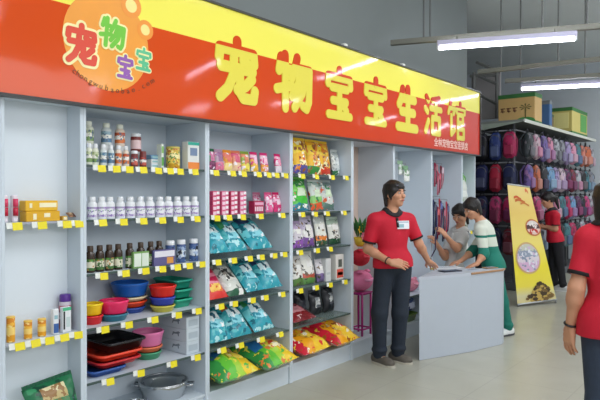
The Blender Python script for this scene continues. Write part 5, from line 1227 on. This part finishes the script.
girl, G2 = person('person', 'dark-haired girl in green and white tracksuit jacket leaning over the counter', base, J, camdir(-.85, -.35, -.45), fr, .93, .007, cl, 'short', hand_kw={'l': dict(d=camdir(-.8, -.1, -.25), palm=-UP, side=camdir(-.2, .9, 0)), 'r': dict(d=camdir(-.8, -.1, -.2), palm=-UP, side=camdir(-.2, -.9, 0))})

# ---- woman in pale shirt behind her
Z0 = 6.68; base = at_d(456, 323, Z0); base.z = 0
fr = camdir(-.8, -.5, 0)
J = Jd(Z0, dict(head=(460, 214.5, .0), neck=(460, 230, .05), sh_r=(451, 237, .1), sh_l=(463, 237, -.03), el_r=(445, 257, .0), wr_r=(437, 244.5, -.12), el_l=(457, 249, -.14), wr_l=(446, 236, -.24),
     pelvis=(453, 272, .04), hip_r=(450, 279, .08), hip_l=(457, 279, -.0), kn_r=(450, 307, .07), kn_l=(457, 307, -.02), an_r=(451, 327, .08), an_l=(458, 327, -.02), toe_r=(447, 331, .02), toe_l=(454, 331, -.1)))
for s_ in 'rl': J['an_' + s_].z = .09; J['toe_' + s_].z = .03
cl = dict(top=mat((196, 194, 190), .8, var=.08, bump=.2), top_name='shirt', collar=mat((206, 205, 202), .8), legs=denim((70, 76, 88)), shoe=mat((60, 60, 64), .6), sole=mat((40, 40, 44), .6), sleeve=.7, hem=-.16, e=.022, leg_e=.018)
woman, G3 = person('person', 'dark-haired woman in pale grey shirt looking down at a lead in her hands', base, J, camdir(-.6, -.62, -.35), fr, .96, .007, cl, 'tied', hand_kw={'l': dict(d=camdir(-.6, -.1, .7), palm=camdir(-.6, .5, -.3), side=camdir(.3, .5, .5), curl=.6), 'r': dict(d=camdir(-.5, -.1, .8), palm=camdir(-.6, .4, -.3), side=camdir(.3, -.5, .5), curl=.6)})
p = J['wr_l'] + camdir(-.5, 0, .6) * .1
ld = thing('pet_lead', 'dark pet lead held between the fingers of the woman in pale grey', 'pet lead', p)
mb = MB(); mb.tube([camdir(-.4, -.2, 0) * .03 + UP * .02, camdir(-.5, -.2, 0) * .06 - UP * .1, camdir(-.3, 0, 0) * .05 - UP * .22, camdir(-.6, .1, 0) * .09 - UP * .3], .007, 6); mb.build('strap', mat((60, 40, 70), .6), ld, True)
mb = MB(); mb.tube([camdir(-.6, .1, 0) * .09 - UP * .3, camdir(-.6, .1, 0) * .1 - UP * .33], .008, 6); mb.build('clip', mat((170, 172, 176), .3, metal=.9), ld, True)

# ---- clerk at the backpack rack, far off
Z0 = 9.3; base = at_d(556, 290, Z0); base.z = 0
fr = camdir(-.75, .62, 0)
J = Jd(Z0, dict(head=(547.5, 200, 0), neck=(551, 210.5, 0), sh_r=(553, 215.5, .16), sh_l=(556, 216, -.16), el_r=(549, 228, .2), wr_r=(539, 227, .25), el_l=(555.5, 229, -.14), wr_l=(544, 226.5, .0),
     pelvis=(555, 238, 0), hip_r=(554, 241, .08), hip_l=(557, 241, -.08), kn_r=(553, 263, .12), kn_l=(560, 263, -.04), an_r=(555, 286, .1), an_l=(563, 286, -.04), toe_r=(549, 289, .18), toe_l=(557, 289, .02)))
for s_ in 'rl': J['an_' + s_].z = .09; J['toe_' + s_].z = .03
cl = dict(top=RED, collar=BLACKC, legs=mat((24, 24, 30), .8, var=.1), shoe=mat((190, 190, 188), .6), sole=mat((220, 220, 216), .6), sleeve=.7, hem=-.12, e=.012, leg_e=.008)
far, G4 = person('person', 'distant clerk in red polo and black trousers reaching toward the backpacks', base, J, camdir(-.9, .1, -.25), fr, .97, .009, cl, 'tied', hand_kw={'l': dict(curl=.5), 'r': dict(curl=.5)})

# ---- person walking away in the near corner
Z0 = 3.1; fr = camdir(.3, .95, 0)
base = at_d(618, 480, Z0); base.z = 0
J = Jd(Z0, dict(head=(612, 203, .05), neck=(614, 226, .02), sh_l=(588, 240, .05), sh_r=(648, 240, -.05), el_l=(576.5, 288, .03), wr_l=(570.5, 326, .09), el_r=(662, 288, .0), wr_r=(664, 325, .1),
     pelvis=(613, 322, 0), hip_l=(600, 331, .025), hip_r=(627, 331, -.025), kn_l=(601, 404, .0), kn_r=(629, 404, .04), an_l=(604, 470, -.06), an_r=(633, 468, .08), toe_l=(610, 474, .1), toe_r=(639, 474, .24)))
for s_ in 'rl': J['an_' + s_].z = .09; J['toe_' + s_].z = .03
def longhair(f):
    hc = J['head']; r, fd, u = head_basis(camdir(.5, .86, 0))
    f.put(cap2(hc - fd * .06 - u * .05, hc - fd * .085 - u * .2, .075, .045, fd, .7), .03)
cl = dict(top=RED, collar=BLACKC, legs=denim((44, 56, 74)), shoe=mat((60, 60, 66), .6), sole=mat((190, 190, 186), .6), sleeve=.74, hem=-.16, e=.026, leg_e=.014, hair_extra=longhair)
near, G5 = person('person', 'dark-haired person in red polo and blue jeans seen from behind near the counter', base, J, camdir(.5, .86, 0), fr, 1.02, .0055, cl, 'long', hand_kw={'l': dict(d=camdir(-.08, .02, -1), palm=camdir(.9, .2, 0), side=camdir(.25, .9, -.1), curl=.3, spread=.11), 'r': dict(d=-UP, palm=camdir(-.9, .1, 0), side=camdir(.2, .9, 0))})
t = N(J['wr_l'] - J['el_l']); a = t.orthogonal().normalized(); b = t.cross(a); wq = J['wr_l'] - t * .012 - base
mb = MB(); mb.tube([wq + (a * math.cos(q) + b * math.sin(q)) * .0315 for q in [2 * math.pi * i / 18 for i in range(18)]], .006, 6, True); mb.build('bracelet', mat((28, 26, 30), .35), near, True)
